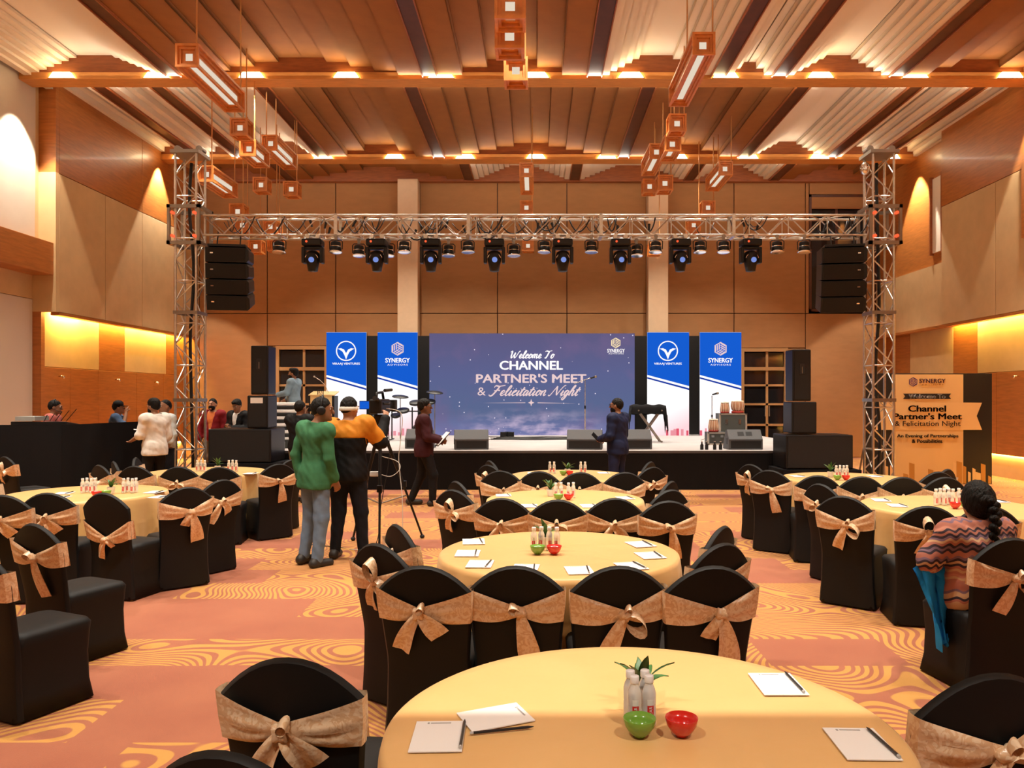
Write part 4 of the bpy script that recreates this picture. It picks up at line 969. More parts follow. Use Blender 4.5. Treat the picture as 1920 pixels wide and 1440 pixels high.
# ---------------------------------------------------------------- truss goalpost
def truss_run(par, a, b, half, nseg, ax, rc=.024, rb=.012, dia=None):
    """box truss from a to b; ax = the two cross axes; chords and braces are separate pieces"""
    a = Vector(a); b = Vector(b); d = (b-a); L = d.length; d.normalize(); u, v = [Vector(q) for q in ax]
    cs = [(1, 1), (-1, 1), (-1, -1), (1, -1)]
    for i, j in cs: sub(par, 'chord', MB().tube(a+u*half*i+v*half*j, b+u*half*i+v*half*j, rc, n=8), M['alu'], smooth=True, autosmooth=50)
    cache = {}
    st_ = L/nseg
    def brace(p, q):
        dv = q-p; key = tuple(round(c, 3) for c in dv)
        if key not in cache: cache[key] = MB().tube((0, 0, 0), dv, rb, n=6).mesh('brace')
        obj('brace', cache[key], M['alu'], par, loc=p)
    for f in range(4):
        p1 = u*half*cs[f][0]+v*half*cs[f][1]; p2 = u*half*cs[(f+1) % 4][0]+v*half*cs[(f+1) % 4][1]
        for k in range(nseg):
            s0, s1 = a+d*st_*k, a+d*st_*(k+1)
            if (k+(f // 2)) % 2 == 0: brace(s0+p1, s1+p2)
            else: brace(s0+p2, s1+p1)
            if k % 2 == 0 and k: brace(s0+p1, s0+p2)
TY = 14.3; TXL, TXR = X_(357, TY), X_(1648, TY)
for s, x, lab in ((-1, TXL, 'aluminium truss tower beside the red jacket man'), (1, TXR, 'aluminium truss tower in front of the welcome board')):
    t = thing('truss_tower', lab, 'truss', (x, TY, 0))
    sub(t, 'base_plate', MB().box(-.4, .4, -.4, .4, 0, .02), M['alu_dark'])
    truss_run(t, (0, 0, .02), (0, 0, 6.2), .19, 16, ((1, 0, 0), (0, 1, 0)))
    cap = MB().box(-.26, .26, -.26, .26, 6.2, 6.26); cap.tube((-.2, -.1, 6.32), (-.2, .1, 6.32), .06, n=12).tube((.2, -.1, 6.32), (.2, .1, 6.32), .06, n=12); sub(t, 'head_block', cap, M['alu_dark'])
    sl = MB()
    for z in (4.56, 5.22):
        for q in (-1, 1): sl.box(-.3, .3, q*.27-.03, q*.27+.03, z-.03, z+.03).box(q*.27-.03, q*.27+.03, -.3, .3, z-.03, z+.03)
    for qx in (-1, 1):
        for qy in (-1, 1): sl.box(qx*.27-.025, qx*.27+.025, qy*.27-.025, qy*.27+.025, 4.56, 5.22)
    sub(t, 'sleeve_block', sl, M['alu_dark'])
    for qx in (-1, 1):
        for z in (4.68, 5.1): sub(t, 'roller', MB().tube((qx*.2, -.31, z), (qx*.2, -.25, z), .03, n=10), M['red_led'])
    for z in (3.3, 1.7): sub(t, 'splice_frame', MB().box(-.22, .22, -.22, -.18, z-.03, z+.03).box(-.22, .22, .18, .22, z-.03, z+.03).box(-.22, -.18, -.18, .18, z-.03, z+.03).box(.18, .22, -.18, .18, z-.03, z+.03), M['alu_dark'])
    sub(t, 'cable_run', MB().path([(.03*math.sin(z*2), .05+.03*math.cos(z*3), z) for z in np.linspace(.1, 6.1, 24)], .03), M['cable'], smooth=True)
    if s > 0: sub(t, 'chain_motor', MB().ell((-.30, -.1, 5.95), (.09, .09, .12)).path([(-.3, -.1, 5.9), (-.29, -.1, 5.4), (-.29, -.1, 4.8)], .012), M['chrome'], smooth=True)
tb = thing('lighting_truss', 'long horizontal aluminium truss carrying the stage lights', 'truss', (0, TY, 4.895))
truss_run(tb, (TXL+.31, 0, 0), (TXR-.31, 0, 0), .18, 34, ((0, 1, 0), (0, 0, 1)), .022, .011)
for k in range(1, 5):
    x = TXL+.31+k*(TXR-TXL-.62)/5; sub(tb, 'splice_frame', MB().box(x-.03, x+.03, -.2, -.16, -.2, .2).box(x-.03, x+.03, .16, .2, -.2, .2).box(x-.03, x+.03, -.2, .2, -.21, -.19).box(x-.03, x+.03, -.2, .2, .19, .21), M['alu'])
r = random.Random(12)
for i in range(46):
    x = r.uniform(TXL+.6, TXR-.6); w_ = r.uniform(.15, .6); y = r.choice((-.16, 0, .12)); z0 = r.uniform(.05, .17); sag = r.uniform(.15, .36)
    drops = MB().path([(x+w_*t, y+.03*math.sin(t*6), z0-sag*math.sin(PI*t)**.8+.05*t) for t in np.linspace(0, 1, 9)], r.choice((.008, .011, .014)), 5); sub(tb, 'cable_loop', drops, M['cable'], smooth=True)
for i in range(16):
    x = r.uniform(TXL+.7, TXR-.7); z = r.uniform(-.08, .12); sub(tb, 'cable_plug', MB().tube((x, -.14, z), (x+r.uniform(-.06, .06), -.16, z-.12), .026, .018, n=8), M['black_plastic'], smooth=True, autosmooth=40)
# moving heads
def mhead():
    t = thing('moving_head', 'x', 'stage light', (0, 0, 0), 0, 'moving head lights hung from the truss')
    sub(t, 'clamp', MB().box(-.12, -.07, -.03, .03, -.06, .02).box(.07, .12, -.03, .03, -.06, .02).tube((-.095, -.04, 0), (-.095, .04, 0), .04, n=10).tube((.095, -.04, 0), (.095, .04, 0), .04, n=10), M['alu'])
    sub(t, 'base', MB().box(-.18, .18, -.14, .14, -.19, -.06), M['black_plastic'], bevel=.03)
    sub(t, 'red_button', MB().tube((-.08, -.142, -.12), (-.08, -.15, -.12), .02, n=12), M['red_led'])
    y = MB().box(-.15, .15, -.07, .07, -.25, -.19)
    for s in (-1, 1): y.box(s*.165-.03, s*.165+.03, -.08, .08, -.50, -.20)
    sub(t, 'yoke', y, M['black_plastic'], bevel=.018)
    h = sub(t, 'head', MB().rings([[(rx*math.cos(q), -.01+ry*math.sin(q), z) for q in np.linspace(0, 2*PI, 17)[:-1]] for rx, ry, z in ((.05, .05, -.65), (.085, .09, -.64), (.10, .12, -.55), (.125, .15, -.44), (.13, .15, -.36), (.11, .12, -.30), (.06, .07, -.27))]), M['black_plastic'], smooth=True)
    sub(h, 'lens', MB().tube((.01, -.14, -.45), (.01, -.172, -.455), .05, .045, n=16), M['lens']); sub(h, 'trim_ring', MB().path([(.115*math.cos(q), -.10-.02*math.sin(q), -.42+.09*math.sin(q)) for q in np.linspace(.1, PI-.1, 14)], .008, 6), M['chrome'], smooth=True)
    return t
MH = [587, 707, 808, 927, 1055, 1163, 1275, 1407]; m0 = None
for i, px in enumerate(MH):
    lab = 'black moving head light, %s from the red jacket man end of the truss' % ORD[i]
    x = X_(px, TY-.18)
    if m0 is None: m0 = mhead(); m0.location = (x, TY-.18, 4.69); m0['label'] = lab
    else: dup(m0, (x, TY-.18, 4.69), random.uniform(-.08, .08), lab)
def parcan():
    t = thing('par_can', 'x', 'stage light', (0, 0, 0), 0, 'par cans hung from the truss')
    sub(t, 'clamp', MB().box(-.025, .025, -.02, .02, -.07, .03).tube((0, -.03, 0), (0, .03, 0), .035, n=10), M['alu_dark'])
    sub(t, 'yoke', MB().path([(-.115, 0, -.24), (-.12, 0, -.1), (-.09, 0, -.07), (.09, 0, -.07), (.12, 0, -.1), (.115, 0, -.24)], .01, 6), M['black_plastic'])
    c = sub(t, 'can', MB().lathe([(.05, -.10), (.085, -.115), (.095, -.15), (.085, -.19), (.1, -.21), (.105, -.27), (.10, -.30), (.09, -.29), (.085, -.25)], n=20), M['black_plastic'], smooth=True, autosmooth=50); c.rotation_euler = (-.12, 0, .0)
    sub(c, 'rim_ring', MB().lathe([(.100, -.285), (.122, -.292), (.125, -.302), (.10, -.305)], n=20), M['chrome'], smooth=True); sub(c, 'band', MB().lathe([(.096, -.195), (.1, -.2), (.096, -.208)], n=20), M['chrome']); sub(c, 'can_lens', MB().lathe([(.001, -.29), (.095, -.292), (.001, -.294)], n=20), M['glass_night'])
    return t
PAR = [524, 630, 673, 729, 758, 841, 877, 963, 1021, 1109, 1193, 1230, 1312, 1357, 1457, 1508]; m0 = None
PORD = ORD+['ninth', 'tenth', 'eleventh', 'twelfth', 'thirteenth', 'fourteenth', 'fifteenth', 'sixteenth']
for i, px in enumerate(PAR):
    lab = 'black par can, %s from the red jacket man end of the truss' % PORD[i]; yy = TY+(.18 if px in (673, 729, 841, 963, 1193) else -.18); x = X_(px, yy)
    if m0 is None: m0 = parcan(); m0.location = (x, yy, 4.69); m0['label'] = lab
    else: dup(m0, (x, yy, 4.69), random.uniform(-.3, .3), lab)
# line arrays
def array(px0, px1, py0, py1, s, lab):
    d = 14.0; x0, x1 = X_(px0, d), X_(px1, d); t = thing('line_array', lab, 'loudspeaker', ((x0+x1)/2, d, Z_(py0, d)))
    w_ = (x1-x0)-.04; H = (py1-py0)*d/F; h = H/4
    y = 0; z = 0; t.rotation_euler = (0, 0, s*.16)
    sub(t, 'fly_frame', MB().box(-w_/2+.05, w_/2-.05, -.02, .5, .0, .04).tube((-.2, .15, .04), (-.2, .25, .33), .012).tube((.2, .15, .04), (.2, .25, .33), .012), M['black_plastic'])
    for k in range(4):
        ang = math.radians(2+5*k); c = sub(t, 'speaker_box', MB().poly([(-w_/2, -h+.012), (w_/2-.04, -h+.012), (w_/2, -h+.05), (w_/2, -.06), (w_/2-.04, -.012), (-w_/2, -.012)], .5), M['black_plastic'], bevel=.01); c.location = (0, y, z); c.rotation_euler = (ang, 0, 0)
        sub(c, 'grille', MB().box(-w_/2+.03, w_/2-.06, -.012, 0, -h+.03, -.03), M['speaker_grille']); sub(c, 'badge', MB().box(-w_/2+.09 if s > 0 else w_/2-.17, -w_/2+.14 if s > 0 else w_/2-.12, -.016, -.012, -h*.45, -h*.38), M['chrome'])
        z -= h*math.cos(ang); y += h*math.sin(ang)*-1*-1*.6
    return t
array(384, 466, 462, 584, 1, 'hanging black line array beside the tower with the red jacket man'); array(1541, 1627, 462, 588, -1, 'hanging black line array in front of the dark high window')
# ground stacks
def cabinet(name, lab, x0, x1, y0, dep, z0, z1, woofer=None, handle=None, group=None, badge=False):
    t = thing(name, lab, 'loudspeaker', ((x0+x1)/2, y0, z0)); w_ = (x1-x0)/2; h = z1-z0
    sub(t, 'cabinet', MB().box(-w_, w_, 0, dep, 0, h), M['grey_paint'] if False else M['black_plastic'], bevel=.02)
    sub(t, 'grille', MB().box(-w_+.03, w_-.03, -.012, -.001, .03, h-.03), M['speaker_grille'])
    if handle: hx, hz = handle; sub(t, 'handle_cup', MB().box(hx-.05, hx+.05, -.02, -.010, hz-.1, hz+.1), M['black_matte'], bevel=.006); sub(t, 'handle_bar', MB().tube((hx, -.024, hz-.08), (hx, -.024, hz+.04), .008), M['alu_dark'])
    if badge: sub(t, 'paper_tag', MB().box(-.12, .1, -.016, -.0125, h-.14, h-.04), M['paper'])
    return t
Yc = 13.9
for s in (-1, 1):
    if s < 0:
        xa, xb = X_(463, Yc), X_(503, Yc); top = (X_(470, Yc), X_(503, Yc), Z_(740, Yc), Z_(648, Yc)); mid = (X_(464, Yc), X_(503, Yc), Z_(803, Yc), Z_(741, Yc)); sb = (X_(390, 13.8), X_(508, 13.8), Z_(868, 13.8), Z_(804, 13.8)); w_ = 'red jacket man'
    else:
        top = (X_(1486, Yc), X_(1521, Yc), Z_(752, Yc), Z_(655, Yc)); mid = (X_(1484, Yc), X_(1531, Yc), Z_(813, Yc), Z_(753, Yc)); sb = (X_(1474, 13.8), X_(1600, 13.8), Z_(880, 13.8), Z_(815, 13.8)); w_ = 'welcome board'
    cabinet('top_speaker', 'tall black loudspeaker topping the stack near the %s' % w_, top[0], top[1], Yc, .42, top[2], top[3], handle=(0, (top[3]-top[2])*.62))
    cabinet('bass_bin', 'square black loudspeaker in the middle of the stack near the %s' % w_, mid[0], mid[1], Yc-.02, .5, mid[2], mid[3]-.004, badge=s < 0)
    cabinet('subwoofer', 'wide black subwoofer under the stack near the %s' % w_, sb[0], sb[1], 13.8, .78, sb[2], sb[3]-.006)
    rz = sb[2]-.004; tag(MB().box(sb[0]-.08, sb[1]+.12, 13.72, 14.6, 0, rz).build('speaker_riser', M['black_cloth'], bevel=.01), 'low black riser under the subwoofer near the %s' % w_, 'riser')
# floor monitors
def wedge_me(wd):
    pr = [(0, 0), (0, .20), (.15, .385), (.26, .36), (.44, .06), (.44, 0)]
    n = len(pr); vs = [(-wd/2, y, z) for y, z in pr]+[(wd/2, y, z) for y, z in pr]
    return MB().add(vs, [tuple(range(n)), tuple(range(2*n-1, n-1, -1))]+[(i, n+i, n+(i+1) % n, (i+1) % n) for i in range(n)])
for px, wpx, d, rz, lab in ((785, 50, 15.3, -.1, 'grey wedge monitor on the stage behind the maroon jacket man'), (885, 64, 15.0, .12, 'grey wedge monitor standing alone before the big screen'), (1095, 66, 15.0, -.12, 'grey wedge monitor beside the navy suited man, nearer the screen centre'), (1196, 52, 15.1, .1, 'grey wedge monitor near the draped keyboard stand'), (1396, 64, 15.0, .02, 'grey wedge monitor with handle cutouts before the tabla case')):
    t = thing('wedge_monitor', lab, 'monitor', (X_(px, d), d-.1, SZ), rz, 'wedge monitors along the stage edge'); w_ = wpx*d/F
    sub(t, 'cabinet', wedge_me(w_), M['grey_paint'], bevel=.012)
    sub(t, 'rear_grille', MB().box(-w_/2+.04, w_/2-.04, -.006, 0, .03, .17), M['black_matte'])
    for q in (-1, 1): sub(t, 'corner_cap', MB().box(q*(w_/2)-.006, q*(w_/2)+.006, .12, .2, .1, .22), M['black_plastic'])
    if px == 1396:
        for q in (-1, 1): sub(t, 'handle_cutout', MB().add([(q*.08-.06, .05, .268), (q*.08+.06, .05, .268), (q*.08+.06, .11, .342), (q*.08-.06, .11, .342)], [(0, 1, 2, 3)]), M['black_matte'])
# microphone stands
def mic_stand(px, d, h, boom, lab):
    x = X_(px, d); t = thing('microphone_stand', lab, 'microphone stand', (x, d, SZ))
    for q in range(3): a_ = q*2.09+.4; sub(t, 'leg', MB().tube((0, 0, .12), (.28*math.cos(a_), .28*math.sin(a_), .012), .01), M['alu'])
    sub(t, 'pole', MB().tube((0, 0, .05), (0, 0, h*.55), .013).tube((0, 0, h*.5), (0, 0, h), .009), M['alu'])
    sub(t, 'clutch', MB().tube((0, 0, h*.53), (0, 0, h*.58), .02), M['black_plastic'])
    if boom: sub(t, 'boom_arm', MB().tube((-.25, 0, h-.1), (.12, 0, h+.03), .008), M['alu'])
    m = sub(t, 'microphone', MB().tube((boom*.12, -.02, h+.02), (boom*.12+.1, -.05, h+.05), .016, .022), M['black_plastic']); sub(m, 'mic_head', MB().ell((boom*.12+.115, -.055, h+.055), (.03, .03, .03)), M['alu_dark'], smooth=True)
    return t
mic_stand(1097, 17.5, 1.42, 1, 'tall microphone stand in front of the big screen'); mic_stand(1335, 17.8, 1.05, 0, 'microphone stand before the hexagon banner, next to the tabla drums')
# keyboard stand under black cloth
t = thing('keyboard_stand', 'folding X keyboard stand on the stage before a white banner', 'stand', (X_(1217, 17.5), 17.5, SZ)); W_ = .32
for y in (-.12, .12):
    for q in (-1, 1): sub(t, 'cross_leg', MB().box(-.016, .016, y-.016, y+.016, -.43, .43), M['alu_dark']).rotation_euler = (0, q*.62, 0)
for c_ in t.children: c_.location = (0, 0, .36)
for q in (-1, 1): sub(t, 'foot_bar', MB().tube((q*.26, -.2, .02), (q*.26, .2, .02), .018), M['alu_dark'])
for q in (-1, 1): sub(t, 'support_bar', MB().tube((q*.26, -.2, .715), (q*.26, .2, .715), .018), M['alu_dark'])
kb = thing('keyboard', 'long keyboard hidden under the black cloth', 'keyboard', (X_(1214, 17.5), 17.5, SZ+.74)); sub(kb, 'keyboard_body', MB().box(-.36, .36, -.13, .13, 0, .08), M['black_plastic'], bevel=.01); sub(kb, 'key_bed', MB().box(-.33, .33, -.12, 0, .08, .085), M['white_paint'])
P = []
for j, (yy, zz) in enumerate(((.17, -.12), (.165, .0), (.15, .1), (0, .105), (-.15, .1), (-.175, .0), (-.18, -.10))):
    row = []
    for i, x in enumerate(np.linspace(-.62, .62, 33)):
        dr_ = max(0, abs(x)-.38); xx = math.copysign(min(abs(x), .38)+dr_*.25, x); z = zz-dr_*1.9*(1.0+.25*math.sin(i*1.7+j))-.01*math.sin(i*.9+j)
        row.append((xx+.01*math.sin(j*2), yy+.012*math.sin(i*1.1), z))
    P.append(row)
tag(MB().grid(P).build('cloth_cover', M['black_cloth'], smooth=True, loc=(X_(1214, 17.5), 17.5, SZ+.74)), 'black cloth draped over the keyboard on its stand', 'cloth')
# tabla drums on a flight case
def flight(px0, px1, d, z0, h, dep, lab):
    x0, x1 = X_(px0, d), X_(px1, d); t = thing('flight_case', lab, 'case', ((x0+x1)/2, d, z0)); w_ = (x1-x0)/2
    sub(t, 'case_body', MB().box(-w_, w_, 0, dep, 0, h), M['case_dark'])
    e = MB()
    for z in (0, h-.03): e.box(-w_-.008, w_+.008, -.01, .02, z, z+.03)
    for q in (-1, 1): e.box(q*w_-.02, q*w_+.02, -.01, .02, 0, h)
    sub(t, 'edge_trim', e, M['alu'])
    for q in (-.5, .5): sub(t, 'latch', MB().box(q*w_-.03, q*w_+.03, -.018, -.001, h*.6, h*.78), M['chrome'])
    return t
flight(1350, 1399, 18.2, SZ, .63, .45, 'dark flight case carrying the pair of tabla drums'); flight(1328, 1362, 16.4, SZ, .27, .35, 'low grey flight case beside the wedge monitor'); 
def drum(px, d, z, r, h, lab, fat):
    t = thing('tabla_drum', lab, 'drum', (X_(px, d), d+.15, z))
    pr = [(r*.55, 0), (r*.95, h*.25), (r*1.08, h*.5), (r, h*.85), (r*.9, h*.93)] if fat else [(r*1.0, 0), (r*1.08, h*.3), (r*.95, h*.7), (r*.82, h*.93)]
    sub(t, 'shell', MB().lathe(pr, n=24), M['tabla_wood'], smooth=True); rt = pr[-1][0]
    sub(t, 'drum_head', MB().lathe([(rt+.01, h*.9), (rt+.015, h*.95), (rt, h), (.001, h)], n=24), M['tabla_skin'], smooth=True, autosmooth=40); sub(t, 'black_spot', MB().lathe([(rt*.4, h+.001), (rt*.38, h+.004), (.001, h+.004)], n=16), M['ink_black'])
    for k in range(12): a_ = k*PI/6; sub(t, 'strap', MB().path([((p_[0]+.004)*math.cos(a_), (p_[0]+.004)*math.sin(a_), p_[1]) for p_ in pr], .006, 4), M['tabla_skin'])
    sub(t, 'cushion_ring', MB().path([(r*.8*math.cos(q), r*.8*math.sin(q), .0) for q in np.linspace(0, 2*PI, 20)], .03, 8), M['red_cloth'], smooth=True); return t
drum(1362, 18.2, SZ+.66, .10, .24, 'slim treble tabla drum on the flight case', False); drum(1386, 18.2, SZ+.66, .145, .27, 'fat round bass tabla drum on the flight case', True); drum(1341, 16.4, SZ+.30, .10, .25, 'small tabla drum on the low flight case', False)
for i, px in enumerate((1316, 1325, 1340, 1351)):
    t = thing('stage_bottle', 'small dark bottle on the stage edge, %s from the draped keyboard stand' % ORD[i], 'bottle', (X_(px, 14.9), 14.9, SZ), 0, 'dark bottles on the stage edge'); sub(t, 'bottle_body', MB().lathe([(.03, 0), (.033, .01), (.033, .09), (.015, .12), (.014, .15)], n=12), M['black_plastic'], smooth=True); sub(t, 'cap', MB().lathe([(.017, .148), (.017, .165), (.001, .165)], n=10), M['alu'])
# electronic drum kit
dk = thing('drum_kit', 'electronic drum kit with black pads on a rack before the banner', 'drum kit', (X_(765, 18.3), 18.3, SZ))
for x in (-.38, .1, .5): sub(dk, 'rack_post', MB().tube((x, 0, .02), (x, 0, .78), .016), M['black_plastic']); sub(dk, 'rack_foot', MB().tube((x, -.25, .02), (x, .25, .02), .014), M['black_plastic'])
sub(dk, 'rack_bar', MB().tube((-.38, 0, .68), (.5, 0, .68), .016), M['black_plastic'])
for x, y, z, r_ in ((-.1, -.1, .70, .15), (.2, -.12, .88, .15), (.5, -.05, .90, .16), (.35, .2, .84, .15), (-.3, .05, .58, .12)):
    p_ = sub(dk, 'drum_pad', MB().lathe([(r_*.6, -.05), (r_, -.02), (r_, .02), (r_*.9, .03), (.001, .03)], n=20), M['black_plastic'], smooth=True, autosmooth=40, loc=(x, y, z)); p_.rotation_euler = (.35, 0, 0)
for x, y, z in ((-.2, .1, 1.02), (.62, .1, 1.12)):
    c_ = sub(dk, 'cymbal', MB().lathe([(.2, 0), (.19, .012), (.05, .03), (.001, .04)], n=20), M['black_plastic'], smooth=True, loc=(x, y, z)); c_.rotation_euler = (.2, .1, 0); sub(dk, 'cymbal_stand', MB().tube((x, y, .02), (x, y, z), .01), M['alu_dark'])
sub(dk, 'kick_pad', MB().tube((.25, -.1, .25), (.25, .0, .25), .14, n=20).box(.2, .3, -.05, .0, 0, .2), M['black_plastic']); sub(dk, 'kick_ring', MB().path([(.25+.125*math.cos(q), -.105, .25+.125*math.sin(q)) for q in np.linspace(0, 2*PI, 20)], .012), M['grey_paint'])
# equipment on and behind the stage at the left
t = thing('striped_case', 'stack of black and white striped cable covers beside the denim jacket man', 'case', (X_(527, 16.8), 16.8, SZ)); 
for k in range(12): sub(t, 'stripe_band', MB().box(-.32, .32, 0, .4, k*.075, k*.075+.073), M['paper' if k % 2 else 'ink_black'], bevel=.02)
for i, px in enumerate((522, 529, 538)):
    tag(MB().box(-.1, .1, 0, .2, 0, .14+.03*i).build('junction_box', [M['case_grey'], M['case_dark'], M['white_paint']][i], bevel=.01, loc=(X_(px, 15.1), 15.0+.3*i, SZ)), ['grey junction box on the stage beside the photographer', 'dark junction box behind the grey one near the photographer', 'white junction box behind the dark one near the photographer'][i], 'box')
cb = MB(); r = random.Random(5)
for i in range(7):
    x = -1.3+r.uniform(-.4, .4); cb.path([(x+k*.32+.03*math.sin(k*2+i), 18.3+.22*i+.10*math.sin(k*1.3+i), SZ+.008) for k in range(10)], .008, 5)
tag(cb.build('stage_cable', M['cable'], smooth=True), 'tangle of black cables lying on the stage before the screen', 'cable')
for i in range(3): tag(MB().box(0, .16, 0, .14, 0, .13).build('stage_box', M['black_plastic'], bevel=.01, loc=(X_(938+i*7, 19.6), 19.6+.16*(i % 2), SZ)), ['black connector box on the stage, %s of three before the screen' % q for q in ('first', 'second', 'third')][i], 'box')
# ---------------------------------------------------------------- sound desk behind black flats
fp = [(-9.6, 12.1), (-7.49, 12.2), (-6.95, 15.0)]
for i in range(2):
    a_, b_ = Vector((*fp[i], 0)), Vector((*fp[i+1], 0)); L_ = (b_-a_).length; g = [[(L_*k/60, -.012*math.sin(k*.8)*(1-j/4), j*1.315/4) for k in range(61)] for j in range(5)]
    t = thing('masking_flat', ['wide black masking flat before the mixing desk', 'black masking flat running back to the truss tower'][i], 'screen', a_, math.atan2(b_.y-a_.y, b_.x-a_.x))
    sub(t, 'cloth_face', MB().grid(g), M['black_cloth'], smooth=True); sub(t, 'flat_frame', MB().box(0, L_, .02, .07, 1.26, 1.31).box(0, L_, .02, .07, .02, .07).box(0, .05, .02, .07, .07, 1.26).box(L_-.05, L_, .02, .07, .07, 1.26), M['frame_wood'])
t = thing('mixing_desk', 'mixing console on a black cloth table behind the masking flat', 'mixing desk', (X_(85, 12.6), 12.75, 0)); sub(t, 'desk_table', MB().box(-.62, .4, -.3, .5, 0, 1.2), M['black_cloth']); sub(t, 'console', MB().add([(-.5, -.25, 1.2), (.4, -.25, 1.2), (.4, .4, 1.2), (-.5, .4, 1.2), (-.5, -.25, 1.36), (.4, -.25, 1.36), (.4, .4, 1.27), (-.5, .4, 1.27)], [(0, 3, 2, 1), (4, 5, 6, 7), (0, 1, 5, 4), (1, 2, 6, 5), (2, 3, 7, 6), (3, 0, 4, 7)]), M['black_plastic'], bevel=.01)
sub(t, 'side_box', MB().box(-.42, -.1, -.26, .1, 1.37, 1.44), M['case_grey'])
for i in range(5): sub(t, 'antenna', MB().tube((-.05+.09*i, -.1, 1.36), (.0+.09*i+.03*i, -.1, 1.46+.025*i), .006), M['black_plastic'])
# ---------------------------------------------------------------- wooden lanterns hung from the ceiling
def terraced(L, sdim):
    """stepped square recesses on every face; the innermost flats glow"""
    a = sdim/2; wood = MB(); glow = MB(); st_ = [(1, 0), (.80, 0), (.80, .045), (.60, .045), (.60, .09), (.32, .09), (.32, .11)]
    def face(o, u, v, n, hu, hv):
        mar = [a*(1-k) for k, _ in st_]; prev = None
        for (k, dep), m_ in zip(st_, mar):
            ring = [o+u*su*(hu-m_)+v*sv*(hv-m_)-n*dep*sdim/.33*.8 for su, sv in ((-1, -1), (1, -1), (1, 1), (-1, 1))]
            if prev:
                for q in range(4): wood.add([prev[q], prev[(q+1) % 4], ring[(q+1) % 4], ring[q]], [(0, 1, 2, 3)])
            prev = ring
        glow.add(prev, [(0, 1, 2, 3)])
    X, Y, Z = Vector((1, 0, 0)), Vector((0, 1, 0)), Vector((0, 0, 1)); l = L/2
    face(-Y*l, X, Z, -Y, a, a); face(Y*l, -X, Z, Y, a, a); face(X*a, Y, Z, X, l, a); face(-X*a, -Y, Z, -X, l, a); face(Z*a, X, Y, Z, a, l); face(-Z*a, X, -Y, -Z, a, l)
    return wood, glow
LAN = {}
def lantern(px, py, s, L, cluster, n, dd=None):
    d = dd or 478.0/s; p = at(px, py, d); key = round(L, 2)
    if key not in LAN: w_, g_ = terraced(L, .33); LAN[key] = (w_.mesh('frame'), g_.mesh('diffuser'))
    kind = 'long' if L > 1 else ('short oblong' if L > .5 else 'cube')
    t = thing('lantern', '%s stepped wooden lantern hung %s' % (kind, n), 'lantern', (p.x, d+L/2, p.z), 0, 'wooden lanterns %s' % cluster)
    obj('frame', LAN[key][0], M['lantern_wood'], t); obj('diffuser', LAN[key][1], M['lantern_glow'], t)
    H = 8.55-p.z-.165
    for y in ((-L/2+.03, L/2-.1) if L > .5 else (-.1,)):
        sub(t, 'rod', MB().tube((.13, y, .165), (.13, y, .165+H), .012, n=6), M['rod'])
    return t
LN = [(350, 103, 44, 1.75, 'L', 'highest above the left tables'), (447, 237, 33, .33, 'L', 'just below the longest left lantern'), (464, 277, 31.5, .8, 'L', 'in the middle of the left cluster'), (505, 267, 29.5, 1.4, 'L', 'along the stage side of the left cluster'),
 (487, 345, 27, .33, 'L', 'under the middle of the left cluster'), (544, 353, 27.5, .33, 'L', 'at the stage side, lowest of the free hanging left pair'), (384, 325, 31, 1.3, 'L', 'right behind the left truss tower'), (443, 395, 28, .33, 'L', 'close above the left end of the truss'),
 (452, 421, 26, .33, 'L', 'behind the truss bars at the left'), (505, 424, 25.5, .5, 'L', 'behind the truss, next to the first moving head'), (477, 461, 25, .33, 'L', 'below the truss beside the line array'), (513, 458, 24.5, .33, 'L', 'below the truss behind the first par can'),
 (956, 5, 58, .33, 'M', 'nearest the soffit over the middle tables'), (955, 62, 55, .33, 'M', 'second over the middle tables'), (967, 128, 45, .33, 'M', 'over the middle tables below the cross beam'), (987, 318, 27, 1.6, 'M', 'on one rod above the middle of the truss'), (987, 388, 24.5, .33, 'M', 'touching the truss top in the middle'), (990, 460, 22, .33, 'M', 'below the truss in the middle'),
 (1320, 81, 43, 2.0, 'R', 'highest above the right tables'), (1271, 229, 33, .33, 'R', 'just below the longest right lantern'), (1262, 268, 31, .7, 'R', 'in the middle of the right cluster'), (1232, 283, 29, 1.3, 'R', 'along the stage side of the right cluster'), (1248, 342, 29, .4, 'R', 'under the middle of the right cluster'), (1219, 348, 26.5, .33, 'R', 'at the stage side, lowest of the right cluster'),
 (1361, 315, 27, 1.4, 'R', 'slanting away above the right of the truss'), (1329, 388, 25, .33, 'R', 'close above the right part of the truss'), (1302, 421, 24, .33, 'R', 'behind the truss bars at the right'), (1228, 466, 23, .33, 'R', 'below the truss by the pilaster')]
CN = {'L': 'over the left tables', 'M': 'over the middle tables', 'R': 'over the right tables'}
for px, py, s, L, c_, n in LN: lantern(px, py, s, L, CN[c_], n)
